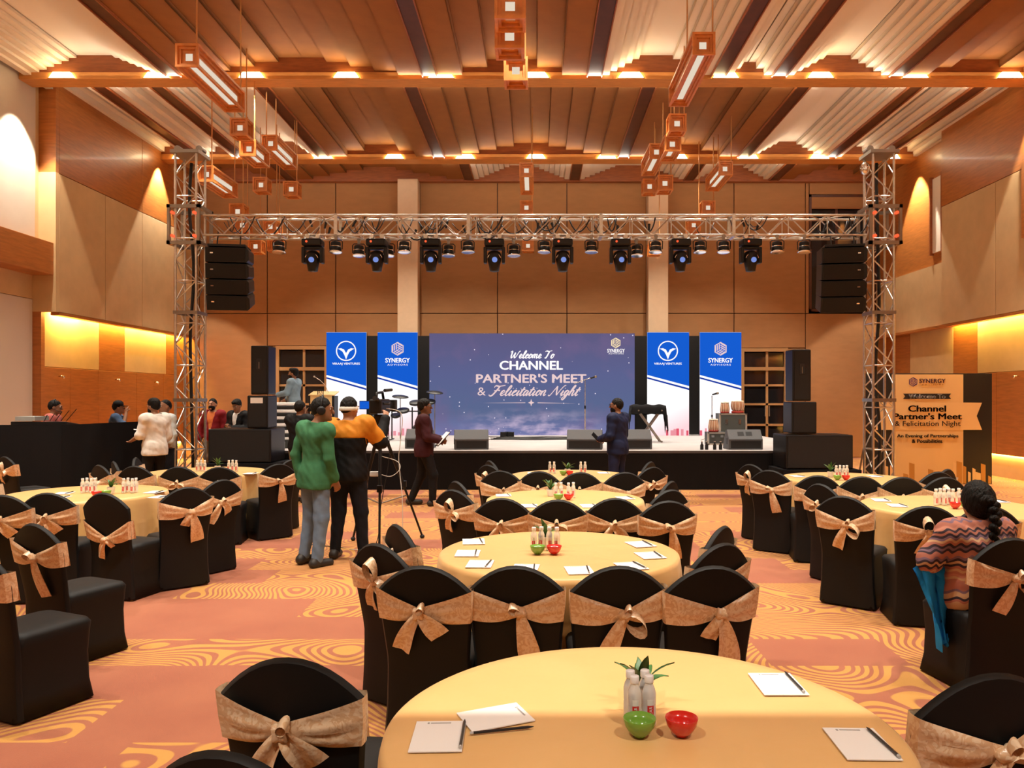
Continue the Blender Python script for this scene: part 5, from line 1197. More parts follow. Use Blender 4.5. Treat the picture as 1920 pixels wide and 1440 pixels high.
# ---------------------------------------------------------------- people: one smooth skin per figure, clothes and hair as children
def smin(a, b, k):
    h = np.clip(.5+.5*(b-a)/k, 0, 1); return b*(1-h)+a*h-k*h*(1-h)
class Sdf:
    def __init__(s): s.p = []
    def cone(s, a, b, ra, rb, k=.03, fy=1.0): s.p.append(('c', np.array(a, float), np.array(b, float), ra, rb, k, fy)); return s
    def ell(s, c, r, R=None, k=.03): s.p.append(('e', np.array(c, float), np.array(r, float), R, None, k, 1)); return s
    def bounds(s):
        lo = np.full(3, 9.); hi = np.full(3, -9.)
        for q in s.p:
            if q[0] == 'c': m = max(q[3], q[4])*max(1, q[6]); a = np.minimum(q[1], q[2])-m; b = np.maximum(q[1], q[2])+m
            else: m = q[2].max(); a = q[1]-m; b = q[1]+m
            lo = np.minimum(lo, a); hi = np.maximum(hi, b)
        return lo, hi
    def grid(s, h, off=0, post=None):
        lo, hi = s.bounds(); lo = lo-off-3*h; hi = hi+off+3*h; n = np.ceil((hi-lo)/h).astype(int)+1
        F_ = np.full(n, .5, np.float32); ax = [lo[i]+h*np.arange(n[i]) for i in range(3)]
        for q in s.p:
            k = q[5]
            if q[0] == 'c': m = max(q[3], q[4])*max(1, q[6])+off+k+2*h; a = np.minimum(q[1], q[2])-m; b = np.maximum(q[1], q[2])+m
            else: m = q[2].max()+off+k+2*h; a = q[1]-m; b = q[1]+m
            i0 = np.maximum(((a-lo)/h).astype(int), 0); i1 = np.minimum(((b-lo)/h).astype(int)+2, n)
            X = ax[0][i0[0]:i1[0], None, None]; Y = ax[1][None, i0[1]:i1[1], None]; Z = ax[2][None, None, i0[2]:i1[2]]
            if q[0] == 'c':
                A_, B_, ra, rb, fy = q[1], q[2], q[3], q[4], q[6]; d = B_-A_; L2 = max((d*d).sum(), 1e-9)
                px, py, pz = X-A_[0], Y-A_[1], Z-A_[2]; t = np.clip((px*d[0]+py*d[1]+pz*d[2])/L2, 0, 1)
                D = np.sqrt((px-t*d[0])**2+((py-t*d[1])*fy)**2+(pz-t*d[2])**2)-(ra+(rb-ra)*t)
            else:
                px, py, pz = X-q[1][0], Y-q[1][1], Z-q[1][2]
                if q[3] is not None: R = q[3]; px, py, pz = R[0][0]*px+R[1][0]*py+R[2][0]*pz, R[0][1]*px+R[1][1]*py+R[2][1]*pz, R[0][2]*px+R[1][2]*py+R[2][2]*pz
                r = q[2]; k0 = np.sqrt((px/r[0])**2+(py/r[1])**2+(pz/r[2])**2); k1 = np.sqrt((px/r[0]**2)**2+(py/r[1]**2)**2+(pz/r[2]**2)**2); D = k0*(k0-1)/np.maximum(k1, 1e-6)
            sl = (slice(i0[0], i1[0]), slice(i0[1], i1[1]), slice(i0[2], i1[2]))
            F_[sl] = smin(F_[sl], D.astype(np.float32), k)
        F_ -= off
        if post:
            X, Y, Z = np.meshgrid(*ax, indexing='ij'); F_ = post(F_, X, Y, Z)
        for a_ in range(3):
            sl = [slice(None)]*3; sl[a_] = 0; F_[tuple(sl)] = 1; sl[a_] = -1; F_[tuple(sl)] = 1
        return F_, lo
def snet(F_, lo, h, name):
    ins = F_ < 0; n = np.array(F_.shape)-1
    cnt = np.zeros(n, np.int8); C = {}
    for dx in (0, 1):
        for dy in (0, 1):
            for dz in (0, 1): C[dx, dy, dz] = (slice(dx, dx+n[0]), slice(dy, dy+n[1]), slice(dz, dz+n[2])); cnt += ins[C[dx, dy, dz]]
    act = (cnt > 0) & (cnt < 8); idx = np.argwhere(act); vid = -np.ones(n, np.int64); vid[act] = np.arange(len(idx))
    pos = np.zeros((len(idx), 3)); w_ = np.zeros(len(idx)); val = {k: F_[c][act] for k, c in C.items()}
    for a in C:
        for ax in range(3):
            if a[ax]: continue
            b = list(a); b[ax] = 1; b = tuple(b); va, vb = val[a], val[b]; m = (va < 0) != (vb < 0)
            t = np.where(m, va/np.where(m, va-vb, 1), 0); p = np.array(a, float)[None, :]+np.zeros((len(idx), 3)); p[:, ax] += t; pos += p*m[:, None]; w_ += m
    V = lo+(idx+pos/w_[:, None])*h; Q = []
    for ax in range(3):
        o1, o2 = [(1, 2), (2, 0), (0, 1)][ax]
        sa = [slice(1, -1)]*3; sb = [slice(1, -1)]*3; sa[ax] = slice(0, -1); sb[ax] = slice(1, None)
        A_, B_ = ins[tuple(sa)], ins[tuple(sb)]; e = np.argwhere(A_ != B_); fl = A_[A_ != B_]
        base = e.copy(); 
        for q in range(3):
            if q != ax: base[:, q] += 1
        c = []
        for d1, d2 in ((-1, -1), (0, -1), (0, 0), (-1, 0)):
            k = base.copy(); k[:, o1] += d1; k[:, o2] += d2; c.append(vid[k[:, 0], k[:, 1], k[:, 2]])
        q4 = np.stack(c, 1); q4[~fl] = q4[~fl][:, ::-1]; Q.append(q4)
    Q = np.concatenate(Q); me = bpy.data.meshes.new(name); me.from_pydata(V.tolist(), [], Q.tolist()); me.update(); return me
def rotm(yaw, pitch=0, roll=0): return np.array(Euler((pitch, roll, yaw)).to_matrix())
def hand_prims(S_, W, d, nrm, curl=.5, side=1, spread=.0):
    d = Vector(d).normalized(); nrm = Vector(nrm); nrm = (nrm-d*nrm.dot(d)).normalized(); lat = d.cross(nrm)*side; W = Vector(W)
    pc = W+d*.045
    for q in (-.026, -.009, .009, .026): S_.cone(W+d*.012+lat*q*.6, W+d*.08+lat*q, .015, .0125, .008)
    for i, (q, L) in enumerate(((-.029, .066), (-.010, .078), (.010, .074), (.029, .056))):
        p = W+d*.082+lat*q; ang = 0; v = d.copy()
        for s_, rr in ((.45, .0092), (.32, .0085), (.23, .0076)):
            ang += curl; v = (d*math.cos(ang)+nrm*math.sin(ang)); p2 = p+v*L*s_+lat*spread*q; S_.cone(p, p2, rr, rr*.93, .004); p = p2
    b = W+d*.022-lat*.030; t1 = b+(d*.6-lat*.6+nrm*.35).normalized()*.042; t2 = t1+(d*.85-lat*.1+nrm*.5).normalized()*.032
    S_.cone(b, t1, .0125, .0105, .008); S_.cone(t1, t2, .0105, .0085, .004)
BASE = dict(head=(0, .02, 1.60), neck=(0, -.012, 1.42), sR=(.178, -.01, 1.395), sL=(-.178, -.01, 1.395), eR=(.225, -.03, 1.115), eL=(-.225, -.03, 1.115), wR=(.24, .04, .875), wL=(-.24, .04, .875),
            hR=(.095, 0, .92), hL=(-.095, 0, .92), kR=(.105, .02, .50), kL=(-.105, .02, .50), aR=(.11, -.02, .085), aL=(-.11, -.02, .085), chest=(0, 0, 1.27), belly=(0, .01, 1.07), pelvis=(0, -.005, .945))
def person(label, loc, rz, H=1.72, pose=None, head=(0, 0), skin='skin', hair='short', tops=(), bottom=('cloth_darkjeans', .10), h=.012, hands=None, beard=False, shoes=True, glasses=False, bulk=1.0, seated=False, female=False, skirt=None):
    J = dict(BASE); J.update(pose or {}); J = {k: np.array(v, float) for k, v in J.items()}
    s = H/1.72; root = thing('person', label, 'person', loc, rz); root.scale = (s, s, s)
    hd = {'dR': None, 'dL': None, 'nR': None, 'nL': None, 'cR': .35, 'cL': .35}; hd.update(hands or {})
    R = rotm(*head); hc = J['head']; piv = hc+np.array([0, -.02, -.10])
    def hp(x, y, z): return piv+R@(np.array([x, y, z])+np.array([0, .02, .10]))
    def torso(S_, b=1.0):
        S_.ell(J['chest'], (.160*b, .112*b, .20), k=.06); S_.ell(J['belly'], (.142*b, .112*b, .19), k=.06); S_.ell(J['pelvis'], (.160*b, .118*b, .14), k=.05)
        for q in 'RL':
            S_.cone(J['neck']+np.array([.03 if q == 'R' else -.03, -.005, .0]), J['s'+q], .046, .058, .05); S_.cone(J['chest']+np.array([.07 if q == 'R' else -.07, -.02, .06]), J['s'+q], .09, .062, .05)
        if female:
            for q in (-1, 1): S_.ell(J['chest']+np.array([q*.07, .085, -.02]), (.065, .055, .065), k=.03)
    def arm(S_, q, to=2.0):
        S_.cone(J['s'+q], J['s'+q]+(J['e'+q]-J['s'+q])*min(1, to), .054*bulk, .054*bulk+(.043-.054)*min(1, to), .03)
        if to > 1: f = to-1; S_.cone(J['e'+q], J['e'+q]+(J['w'+q]-J['e'+q])*f, .043*bulk, .043-.0145*f, .02)
    def leg(S_, q, to=2.0):
        S_.cone(J['h'+q], J['k'+q], .086*bulk, .060, .04); f = to-1
        S_.cone(J['k'+q], J['k'+q]+(J['a'+q]-J['k'+q])*f, .058, .058-.018*f, .03)
    B = Sdf(); torso(B, min(1, bulk))
    B.cone(J['neck']+np.array([0, 0, -.03]), hp(0, -.015, -.06), .054, .050, .03)
    B.ell(hp(0, -.012, .018), (.077, .098, .103), R, .02); B.ell(hp(0, .028, -.055), (.058, .066, .068), R, .03)
    B.cone(hp(0, .088, .018), hp(0, .112, -.022), .010, .0155, .012); B.ell(hp(0, .090, .030), (.05, .014, .012), R, .015); B.ell(hp(0, .085, -.092), (.024, .02, .018), R, .02)
    for q in (-1, 1): B.ell(hp(q*.079, -.005, -.008), (.011, .022, .031), R, .008)
    for q in 'RL':
        arm(B, q); leg(B, q); a = J['a'+q]; f = a-J['k'+q]
        fo = (pose or {}).get('toe'+q); 
        heel = a+np.array([0, -.035, -.045]); toe = np.array(fo) if fo is not None else a+np.array([.015 if q == 'R' else -.015, .15, -.052])
        B.cone(heel, toe, .036, .028, .03)
        fd = J['w'+q]-J['e'+q]; d = hd['d'+q] if hd['d'+q] is not None else fd; n = hd['n'+q] if hd['n'+q] is not None else ((-1 if q == 'R' else 1), .3, 0)
        hand_prims(B, J['w'+q], d, n, hd['c'+q], 1 if q == 'R' else -1)
    F_, lo = B.grid(h if h < .010 else min(h, .010)); obj('body', snet(F_, lo, min(h, .010), 'body'), M[skin], root, smooth=True)
    for t in tops:     # dict(m, off, hem, sl, name, open, zcut)
        S_ = Sdf(); torso(S_, bulk); 
        for q in 'RL':
            sl = t.get('sl', 2.0)
            if sl > 0: arm(S_, q, sl)
        if t.get('long'): S_.cone(J['pelvis']+np.array([-.05, 0, 0]), J['pelvis']+np.array([-.06, 0, -t['long']]), .11, .12, .05); S_.cone(J['pelvis']+np.array([.05, 0, 0]), J['pelvis']+np.array([.06, 0, -t['long']]), .11, .12, .05)
        if t.get('collar', True): S_.cone(J['neck']+np.array([0, -.008, -.02]), J['neck']+np.array([0, -.004, .035]), .062, .058, .02)
        hem = t.get('hem', .86); op = t.get('open', 0); zc = t.get('zmin', hem); zx = t.get('zmax', 9); am = t.get('wr', .004)
        def post(F_, X, Y, Z, hem=hem, op=op, zx=zx, am=am, zc=zc):
            F_ = F_+am*(np.sin(Z*31+X*34+Y*13)*np.sin(X*27-Z*13+Y*21+1)+.6*np.sin(Z*63+Y*50+X*47)*np.sin(X*19+Z*7))
            cut = zc-Z; cut = np.minimum(cut, .21-np.abs(X)) if t.get('armfree') else cut; F_ = np.maximum(F_, cut)
            F_ = np.maximum(F_, Z-zx) if zx < 5 else F_
            if op: F_ = np.maximum(F_, -np.maximum(np.abs(X)-op*np.clip((Z-.98)/.40, .12, 1), -Y+.02))
            nk = J['neck']; F_ = np.maximum(F_, np.minimum((Z-nk[2]-.04)+.25*(Y-nk[1]), .095-np.abs(X-nk[0])))
            return F_
        F_, lo = S_.grid(h, t.get('off', .016), post); o = obj(t.get('name', 'shirt'), snet(F_, lo, h, 'cloth'), M[t['m']], root, smooth=True)
    if bottom:
        S_ = Sdf(); S_.ell(J['pelvis'], (.160*bulk, .118*bulk, .14), k=.05); S_.ell(J['belly']-np.array([0, 0, .05]), (.140*bulk, .108*bulk, .13), k=.05)
        for q in 'RL': leg(S_, q, 2.0 if not skirt else 1.9)
        zt = J['pelvis'][2]-(0 if seated else .06)
        def post(F_, X, Y, Z): return np.maximum(np.maximum(F_+.003*(np.sin(Z*24+X*38+Y*9)*np.sin(Z*11+Y*31+X*17)+.5*np.sin(Z*52+X*44+Y*30)*np.sin(X*23+Z*5)), Z-zt), (.05-Z))
        F_, lo = S_.grid(h, .017, post); obj('trousers', snet(F_, lo, h, 'cloth'), M[bottom[0]], root, smooth=True)
    if shoes:
        for q in 'RL':
            a = J['a'+q]; fo = (pose or {}).get('toe'+q); toe = np.array(fo) if fo is not None else a+np.array([.015 if q == 'R' else -.015, .15, -.052]); heel = a+np.array([0, -.04, -.04]); S_ = Sdf().cone(heel, toe, .042, .038, .02).cone(a+np.array([0, -.01, 0]), heel, .045, .044, .02)
            zmin = min(heel[2], toe[2])-.045
            F_, lo = S_.grid(.011, .004, lambda F_, X, Y, Z: np.maximum(F_, zmin+.004-Z)); obj('shoe', snet(F_, lo, .011, 'shoe'), M['shoe'], root, smooth=True)
    if hair:
        S_ = Sdf().ell(hp(0, -.018, .024), (.085, .103, .108), R, .02)
        if hair == 'curly': S_.ell(hp(0, -.01, .07), (.085, .10, .075), R, .03)
        if hair == 'quiff': S_.ell(hp(0, .03, .095), (.07, .075, .05), R, .03); S_.ell(hp(0, -.04, .08), (.08, .08, .065), R, .03)
        if hair == 'long': S_.ell(hp(0, -.035, -.01), (.095, .105, .12), R, .03)
        Ri = R.T
        def post(F_, X, Y, Z):
            P = np.stack([X-piv[0], Y-piv[1], Z-piv[2]], -1)@Ri.T; y = P[..., 1]-.02; z = P[..., 2]-.10
            c = {'short': -.012, 'curly': -.012, 'quiff': -.006, 'long': -.07, 'fringe': .03, 'crop': .0}[hair]
            F_ = F_+.003*np.sin(X*130)*np.sin(Y*120+Z*60)
            return np.maximum(F_, (c+.85*y+.012)-z)
        F_, lo = S_.grid(.009, 0, post); obj('hair', snet(F_, lo, .009, 'hair'), M['hair'], root, smooth=True)
    if beard:
        S_ = Sdf().ell(hp(0, .030, -.06), (.066, .073, .072), R, .02)
        Ri = R.T
        def post(F_, X, Y, Z):
            P = np.stack([X-piv[0], Y-piv[1], Z-piv[2]], -1)@Ri.T; y = P[..., 1]-.02; z = P[..., 2]-.10
            return np.maximum(np.maximum(F_, z+.028+.0*y), -.03-y)
        F_, lo = S_.grid(.008, 0, post); obj('beard', snet(F_, lo, .008, 'beard'), M['hair'], root, smooth=True)
    Re = Matrix(R.tolist()).to_euler()
    for q in (-1, 1):
        o = MB().ell((0, 0, 0), (.015, .008, .0075), 10, 6).build('eye', M['eye_white'], root, smooth=True, loc=hp(q*.031, .081, .014)); o.rotation_euler = Re
        MB().ell((0, .0065, 0), (.0062, .004, .0062), 8, 6).build('iris', M['ink_black'], o, smooth=True)
        o = MB().ell((0, 0, 0), (.021, .006, .0048), 10, 6).build('eyebrow', M['hair'], root, smooth=True, loc=hp(q*.032, .092, .036)); o.rotation_euler = Re
    o = MB().ell((0, 0, 0), (.023, .010, .008), 10, 6).build('lips', M['lip'], root, smooth=True, loc=hp(0, .092, -.058)); o.rotation_euler = Re
    if glasses:
        g = MB()
        for q in (-1, 1):
            g.path([(q*.034+.026*math.cos(a), .0, .02*math.sin(a)) for a in np.linspace(0, 2*PI, 17)], .0028, 5); g.tube((q*.06, 0, .004), (q*.084, -.09, .006), .0028, n=5)
        g.tube((-.008, 0, .004), (.008, 0, .004), .0026, n=5); o = g.build('glasses', M['ink_black'], root, loc=hp(0, .104, .014)); o.rotation_euler = Re
    return root, hp, Re
# green shirt man with headphones
def pt(px, py, d): p = at(px, py, d); return (p.x, p.y, 0)
PS = {}
root, hp, Re = person('man in green shirt and pale jeans with headphones beside the cameraman', (X_(584, 8.05), 8.05, 0), -.62, 1.75,
  dict(eL=(-.235, -.06, 1.12), wL=(-.20, -.02, .88), eR=(.215, .0, 1.12), wR=(.20, .10, .89), kL=(-.10, .05, .50), aL=(-.125, .0, .085), head=(.02, .04, 1.60)), (-.75, -.05), 'skin', 'short',
  (dict(m='cloth_green', off=.017, hem=.80, sl=1.92, long=.1, wr=.0035),), ('cloth_jeans', .1), h=.0105, bulk=.88); root.rotation_euler = (0, .055, -.62)
e = MB(); e.path([hp(.098*math.cos(a), -.01, .02+.128*math.sin(a)) for a in np.linspace(0, PI, 16)], .009, 6); b_ = e.build('headphones', M['black_plastic'], root, smooth=True)
for q in (-1, 1): o = MB().lathe([(.02, -.02), (.042, -.018), (.045, 0), (.04, .015), (.02, .018)], n=16).build('ear_cup', M['black_plastic'], b_, smooth=True, loc=hp(q*.098, -.005, -.005)); o.rotation_euler = (0, PI/2, Re.z)
# cameraman
root, hp, Re = person('cameraman in orange and black jacket with a white headband', (X_(652, 8.42), 8.42, 0), -.12, 1.75,
  dict(sR=(.19, .02, 1.43), eR=(.31, .14, 1.24), wR=(.33, .27, 1.49), eL=(-.22, .12, 1.15), wL=(-.06, .30, 1.2), kR=(.13, .04, .50), aR=(.15, .06, .085), aL=(-.13, -.03, .085)), (-.35, -.12), 'skin_fair', 'crop',
  (dict(m='cloth_blackjkt', off=.035, hem=.83, sl=1.9, long=.08, zmax=1.29, name='jacket', wr=.005), dict(m='cloth_orange', off=.036, sl=.95, hem=1.29, armfree=1, name='jacket_yoke', wr=.004), dict(m='cloth_white', off=.030, sl=1.12, hem=1.32, armfree=1, name='jacket_stripe', wr=.002), dict(m='cloth_blackjkt', off=.026, sl=1.95, hem=1.25, armfree=1, name='jacket_sleeve', wr=.003)), ('cloth_darkjeans', .1), h=.0105, bulk=1.12,
  hands=dict(dR=(-.1, .5, .6), nR=(-.7, .6, -.2), cR=.5))
P = [hp(.092*math.cos(a), -.012+.108*math.sin(a), .03-.035*math.cos(a-1.57)*-1) for a in np.linspace(0, 2*PI, 26)]
hb = MB(); hb.grid([[hp(k*.083*math.cos(a), -.016+k*.103*math.sin(a), z+.012*math.sin(a)) for a in np.linspace(0, 2*PI, 30)] for k, z in ((1.0, -.022), (1.08, -.018), (1.1, .0), (1.07, .018), (1.0, .022))]); hb.build('headband', M['cloth_white'], root, smooth=True)
# maroon jacket man with papers
person('man in maroon jacket and glasses holding papers before the stage', (X_(795, 12.5), 12.5, 0), -1.35, 1.71,
  dict(eR=(.24, .03, 1.12), wR=(.12, .27, 1.05), eL=(-.24, .03, 1.12), wL=(-.10, .27, 1.08), kR=(.10, .14, .51), aR=(.10, .13, .085), kL=(-.10, -.03, .5), aL=(-.10, -.20, .10)), (0, .06), 'skin_dark', 'curly',
  (dict(m='cloth_white', off=.012, hem=.95, sl=0, name='shirt'), dict(m='cloth_maroon', off=.028, hem=.80, sl=1.93, long=.1, open=.075, name='jacket')), ('cloth_blackjkt', .1), h=.013, glasses=True, hands=dict(cR=.7, cL=.7, nR=(-1, 0, .2), nL=(1, 0, .2)))
p = at(829, 822, 12.45)
t = thing('paper_sheaf', 'clipboard of white papers held by the maroon jacket man', 'papers', p, -1.2)
for k in range(2): sub(t, 'sheet', MB().box(-.105, .105, -.002+k*.006, .001+k*.006, -.14, .14), M['paper']).rotation_euler = (-.75, 0, 0)
sub(t, 'clipboard', MB().box(-.11, .11, .012, .016, -.15, .15), M['black_plastic']).rotation_euler = (-.75, 0, 0)
# navy suit man
person('bearded man in navy suit holding a phone before the stage', (X_(1158, 12.8), 12.8, 0), .95, 1.73,
  dict(eL=(-.245, .0, 1.11), wL=(-.15, .25, 1.05), eR=(.24, .02, 1.12), wR=(.05, .27, 1.04)), (.25, 0), 'skin', 'short',
  (dict(m='cloth_white', off=.012, hem=.95, sl=0, name='shirt'), dict(m='cloth_navy', off=.028, hem=.80, sl=1.93, long=.1, open=.06, name='suit_jacket')), ('cloth_navy', .1), h=.013, beard=True, glasses=True, bulk=1.08, hands=dict(cL=.6, nL=(1, 0, .3), cR=.6))
ph_ = MB().box(-.037, .037, -.004, .004, -.075, .075).build('phone', M['black_plastic'], bevel=.003, loc=(.985, 12.84, 1.10)); ph_.rotation_euler = (-.4, -.7, .9); tag(ph_, 'black phone in the hand of the navy suited man', 'phone')
# photographer in black
person('photographer in black jacket with camera raised, seen from behind', (X_(562, 12.9), 12.9, 0), -.35, 1.69,
  dict(eR=(.27, .16, 1.30), wR=(.10, .24, 1.52), eL=(-.27, .14, 1.28), wL=(-.08, .26, 1.50)), (0, .05), 'skin', 'short', (dict(m='cloth_blackjkt', off=.035, hem=.85, sl=1.9, name='jacket'),), ('cloth_khaki', .1), h=.014, bulk=1.1, hands=dict(dR=(-.2, .4, .7), dL=(.2, .4, .7), cR=.5, cL=.5))
p = at(562, 762, 12.9); cm = thing('stills_camera', 'black stills camera at the face of the photographer', 'camera', (p.x+.10, 13.20, 1.56), -.35); sub(cm, 'camera_body', MB().box(-.07, .07, -.035, .035, -.05, .05).box(-.025, .025, -.03, .03, .05, .075), M['black_plastic'], bevel=.006); sub(cm, 'lens_barrel', MB().tube((0, .035, 0), (0, .16, 0), .035, .04, n=16), M['black_plastic'], smooth=True, autosmooth=40)
# denim jacket man on the stage
person('man in pale denim jacket standing on the stage by the lectern', (X_(551, 17.6), 17.6, SZ), 1.45, 1.66,
  dict(eL=(-.22, .08, 1.15), wL=(-.20, .32, 1.10), eR=(.22, .05, 1.13), wR=(.2, .28, 1.0)), (.05, .05), 'skin', 'quiff', (dict(m='cloth_tee', off=.012, hem=.85, sl=0, name='tee'), dict(m='cloth_denim', off=.03, hem=.88, sl=1.9, open=.08, name='denim_jacket')), ('cloth_darkjeans', .1), h=.015, beard=True)
# red jacket man
person('bearded man in dark red jacket facing the hall beside the tower', (X_(399, 16.2), 16.2, 0), PI-.05, 1.72, dict(eR=(.25, .0, 1.12), eL=(-.25, 0, 1.12), wR=(.25, .06, .88), wL=(-.25, .06, .88)), (0, .02), 'skin_fair', 'crop',
  (dict(m='cloth_orangeprint', off=.010, hem=1.0, sl=0, name='printed_tee'), dict(m='cloth_tee', off=.0105, hem=.85, sl=0, zmax=1.12, name='tee'), dict(m='cloth_red', off=.03, hem=.82, sl=1.95, open=.085, name='jacket')), ('cloth_khaki', .1), h=.015, beard=True)
# dark hoodie man with phone
person('man in black hoodie looking down at his phone behind the subwoofer', (X_(447, 16.0), 16.0, 0), PI-.35, 1.70, dict(eR=(.24, .02, 1.12), wR=(.07, .25, 1.16), eL=(-.24, .02, 1.12), wL=(-.07, .25, 1.14)), (.1, -.35), 'skin', 'quiff',
  (dict(m='cloth_tee', off=.010, hem=.85, sl=0, name='tee'), dict(m='cloth_blackjkt', off=.032, hem=.82, sl=1.95, open=.07, name='hoodie')), ('cloth_blackjkt', .1), h=.015, hands=dict(cR=.6, cL=.6, nR=(-.5, .3, 1), nL=(.5, .3, 1)))
# white shirt man with phone
person('man in loose white shirt holding out a phone by the masking flat', (X_(290, 12.7), 12.7, 0), 1.15, 1.72, dict(eL=(-.22, .06, 1.14), wL=(-.19, .28, 1.05), eR=(.23, -.03, 1.12), wR=(.22, .06, .9), kL=(-.10, .06, .5), aL=(-.11, .08, .085), aR=(.11, -.12, .09)), (.1, -.05), 'skin', 'curly',
  (dict(m='cloth_white', off=.034, hem=.80, sl=1.15, long=.1, name='shirt', wr=.0035),), ('cloth_blackjkt', .1), h=.013, beard=True, hands=dict(cL=.3, nL=(0, 0, 1)))
ph_ = MB().box(-.037, .037, -.075, .075, -.004, .004).build('phone', M['paper'], bevel=.003, loc=at(259, 806, 12.65)); ph_.rotation_euler = (.1, 0, 1.0); tag(ph_, 'white phone held out by the man in white shirt', 'phone')
person('man in pale shirt and dark trousers walking behind the white shirt man', (X_(311, 13.4), 13.4, 0), 2.4, 1.70, dict(eL=(-.24, -.02, 1.12), wL=(-.25, .08, .90), eR=(.24, -.02, 1.12), wR=(.23, .06, .9)), (.1, 0), 'skin', 'fringe', (dict(m='cloth_pale', off=.026, hem=.84, sl=1.5, name='shirt'),), ('cloth_darkjeans', .1), h=.015)
# sound crew behind the flats
root, hp, Re = person('man in dark cap and blue shirt with a hand at his face behind the flats', (X_(220, 14.7), 14.7, 0), -1.2, 1.67, dict(eR=(.27, .14, 1.25), wR=(.13, .17, 1.50), eL=(-.24, .02, 1.12), wL=(-.15, .2, 1.0)), (0, -.05), 'skin', 'short', (dict(m='cloth_bluecheck', off=.026, hem=.85, sl=1.1, name='shirt'),), ('cloth_darkjeans', .1), h=.015, hands=dict(dR=(-.4, 0, .9), nR=(-.5, .5, 0)))
c_ = MB(); c_.lathe([(.093, .0), (.096, .03), (.088, .07), (.05, .1), (.001, .11)], n=18); c_.box(-.065, .065, .06, .17, -.003, .007); o = c_.build('cap', M['cloth_blackjkt'], root, smooth=True, loc=hp(0, -.012, .04)); o.rotation_euler = Re
root, hp, Re = person('sound man in pink shirt with a headset at the mixing desk', (X_(100, 13.4), 13.4, 0), -1.25, 1.70, dict(wR=(.16, .25, 1.12), eR=(.24, .02, 1.12), wL=(-.16, .25, 1.12), eL=(-.24, .02, 1.12)), (0, -.12), 'skin', 'short', (dict(m='cloth_pink', off=.024, hem=.85, sl=1.0, name='shirt'),), ('cloth_darkjeans', .1), h=.015)
e = MB(); e.path([hp(.095*math.cos(a), -.02, .02+.12*math.sin(a)) for a in np.linspace(0, PI, 14)], .007, 6); e.path([hp(.09, .0, -.02), hp(.085, .07, -.06), hp(.03, .12, -.065)], .005, 5); e.build('headset', M['ink_black'], root, smooth=True)
# seated woman with a braid
wx, wy = bp(1893, 1011); WX, WY = wx-.16*.27-.03, wy+.24
root, hp, Re = person('seated woman in patterned kurta with a long dark braid', (WX, WY, 0), .16, 1.62,
  dict(head=(.02, .0, 1.19), neck=(0, -.03, 1.02), chest=(0, -.02, .86), belly=(0, .0, .68), pelvis=(0, -.01, .575), sR=(.165, -.02, .98), sL=(-.165, -.02, .98), eL=(-.29, .04, .80), wL=(-.16, .27, .76), eR=(.26, .06, .77), wR=(.12, .28, .76),
       hR=(.09, .02, .57), hL=(-.09, .02, .57), kR=(.14, .38, .56), kL=(.0, .38, .56), aR=(.17, .36, .13), aL=(.08, .36, .13), toeR=(.17, .45, .075), toeL=(.09, .45, .075)), (-.1, -.08), 'skin_fair', 'long',
  (dict(m='kurta', off=.03, hem=.50, sl=1.1, name='kurta', wr=.005, collar=False),), ('kurta', .1), h=.010, seated=True, female=True, bulk=1.12)
br = MB(); pts = []
for k in range(26):
    a = k/25; pts.append(hp(.02+.012*math.sin(k*.3), -.125-.03*math.sin(a*PI), -.0-.34*a))
hair_root = root
for k in range(13):
    p_ = pts[k*2]; r_ = .040-.0016*k; q = 1 if k % 2 else -1
    MB().ell((p_[0]+q*.011, p_[1], p_[2]), (r_, r_*.8, .028), 10, 7).build('braid_strand', M['hair'], root, smooth=True)
MB().ell(hp(0, -.11, .0), (.06, .04, .05), 12, 8).build('braid_crown', M['hair'], root, smooth=True)
# blue shawl hanging from her chair
sx, sy = wx-.30, wy+.24; P = []
for j in range(16):
    a = j/15; row = []
    for i in range(13):
        b = i/12-.5; wd = .30*(1-.72*a**.7)+.03; x = sx+b*wd+.05*a+.018*math.sin(i*1.7+a*3); y = sy+.03*math.sin(i*1.3+j*.4)-.02*a+.10*b; z = .74-.50*a-.03*math.cos(i*.9); row.append((x, y, z))
    P.append(row)
tag(MB().grid(P).grid([[(x, y+.012, z) for x, y, z in r_] for r_ in P], flip=True).build('shawl', M['cloth_blueshawl'], smooth=True), 'bright blue shawl hanging beside the braided woman', 'shawl')
# ---------------------------------------------------------------- video camera and tripod
TX0, TY0 = X_(713, 9.1), 9.1
t = thing('tripod', 'black video tripod standing beside the cameraman', 'tripod', (TX0, TY0, 0))
for i, (x, y) in enumerate(((-.40, .34), (.42, .5), (.07, -.40))):
    l = sub(t, 'leg', MB().tube((x*.06, y*.06, 1.36), (x*.55, y*.55, .68), .022, .02).tube((x*.5, y*.5, .75), (x, y, .03), .015, .013), M['black_plastic'], smooth=True, autosmooth=50); sub(l, 'leg_lock', MB().box(x*.55-.03, x*.55+.03, y*.55-.03, y*.55+.03, .66, .74), M['black_plastic'], bevel=.006); sub(l, 'rubber_foot', MB().ell((x, y, .025), (.03, .03, .025)), M['black_matte'], smooth=True)
    sub(t, 'spreader_arm', MB().tube((0, 0, .5), (x*.62, y*.62, .56), .009), M['alu_dark'])
sub(t, 'centre_column', MB().tube((0, 0, .62), (0, 0, 1.42), .02), M['black_plastic']); sub(t, 'fluid_head', MB().box(-.06, .06, -.08, .08, 1.42, 1.55).tube((-.09, 0, 1.5), (.09, 0, 1.5), .05, n=14), M['black_plastic'], bevel=.01); sub(t, 'pan_handle', MB().tube((.08, -.03, 1.5), (.16, -.42, 1.36), .012), M['black_plastic'])
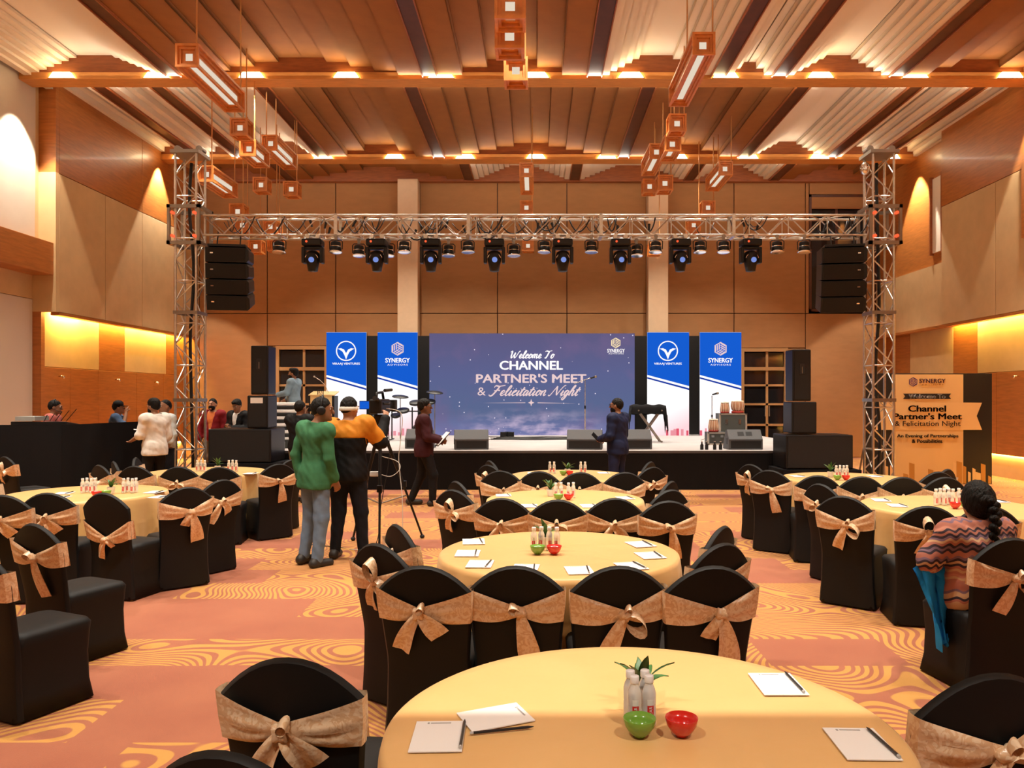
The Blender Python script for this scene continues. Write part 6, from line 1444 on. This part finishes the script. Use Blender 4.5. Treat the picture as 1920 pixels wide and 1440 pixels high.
c_ = thing('video_camera', 'black camcorder on the tripod with a side screen and microphone', 'camera', (TX0, TY0, 1.56), -.12)
sub(c_, 'camera_body', MB().box(-.075, .075, -.20, .16, 0, .17), M['black_plastic'], bevel=.02); sub(c_, 'lens_barrel', MB().tube((0, .15, .09), (0, .34, .09), .055, .065, n=18), M['black_plastic'], smooth=True, autosmooth=40); sub(c_, 'lens_hood', MB().box(-.085, .085, .30, .40, .02, .16), M['black_matte'], bevel=.008)
sub(c_, 'top_handle', MB().path([(0, -.14, .16), (0, -.13, .24), (0, .08, .25), (0, .12, .17)], .016, 8), M['black_plastic'], smooth=True); sub(c_, 'microphone', MB().tube((.06, -.02, .27), (.06, .24, .28), .018, n=12), M['black_matte'], smooth=True, autosmooth=40)
s_ = sub(c_, 'flip_screen', MB().box(-.22, -.085, -.10, -.085, .05, .15), M['black_plastic'], bevel=.004); sub(s_, 'display', MB().box(-.212, -.092, -.1055, -.1005, .057, .143), M['led_blue']); sub(c_, 'viewfinder', MB().tube((.03, -.2, .16), (.03, -.29, .18), .028, n=12), M['black_plastic'], smooth=True, autosmooth=40); sub(c_, 'grip_strap', MB().path([(.08, -.12, .12), (.11, -.02, .11), (.08, .1, .12)], .012), M['black_matte'])
def cabl(name, pts, r, m, lab): return tag(MB().path([tuple(v) for v in pts], r, 6).build(name, M[m], smooth=True), lab, 'cable')
def curve(pts, n=8): 
    P = [Vector(p) for p in pts]; out = []
    for i in range(len(P)-1):
        p0, p1, p2, p3 = P[max(i-1, 0)], P[i], P[i+1], P[min(i+2, len(P)-1)]
        for k in range(n): t_ = k/n; out.append(.5*((2*p1)+(p2-p0)*t_+(2*p0-5*p1+4*p2-p3)*t_*t_+(3*p1-p0-3*p2+p3)*t_**3))
    return out+[P[-1]]
cabl('camera_cable', curve([(TX0+.08, TY0-.05, 1.62), (TX0+.25, TY0+.0, 1.55), (TX0+.22, TY0+.08, 1.2), (TX0+.2, TY0+.1, 1.0), (TX0+.26, TY0+.0, .5), (TX0+.24, TY0-.05, .01), (TX0+.05, TY0-.3, .01), (TX0-.3, TY0-.25, .01)]), .0045, 'cable_white', 'thin pale cable hanging from the camcorder down to the carpet')
cabl('power_cable', curve([(TX0+.06, TY0+.0, 1.58), (TX0+.12, TY0-.06, 1.1), (TX0+.02, TY0-.05, .5), (TX0-.05, TY0-.15, .01), (TX0-.5, TY0-.1, .01), (TX0-.9, TY0+.1, .01)]), .005, 'cable', 'black power cable looping from the tripod across the carpet')
t = thing('power_adapter', 'white power adapter hanging from the tripod', 'adapter', (TX0-.04+.0, TY0-.10, .86)); sub(t, 'adapter_body', MB().box(-.06, .05, -.025, .025, -.03, .03), M['white_paint'], bevel=.01); sub(t, 'lead', MB().path(curve([(.05, 0, 0), (.18, 0, -.03), (.28, .04, .05), (.24, .08, .14), (.04, .10, .2)]), .004), M['cable_white'], smooth=True)
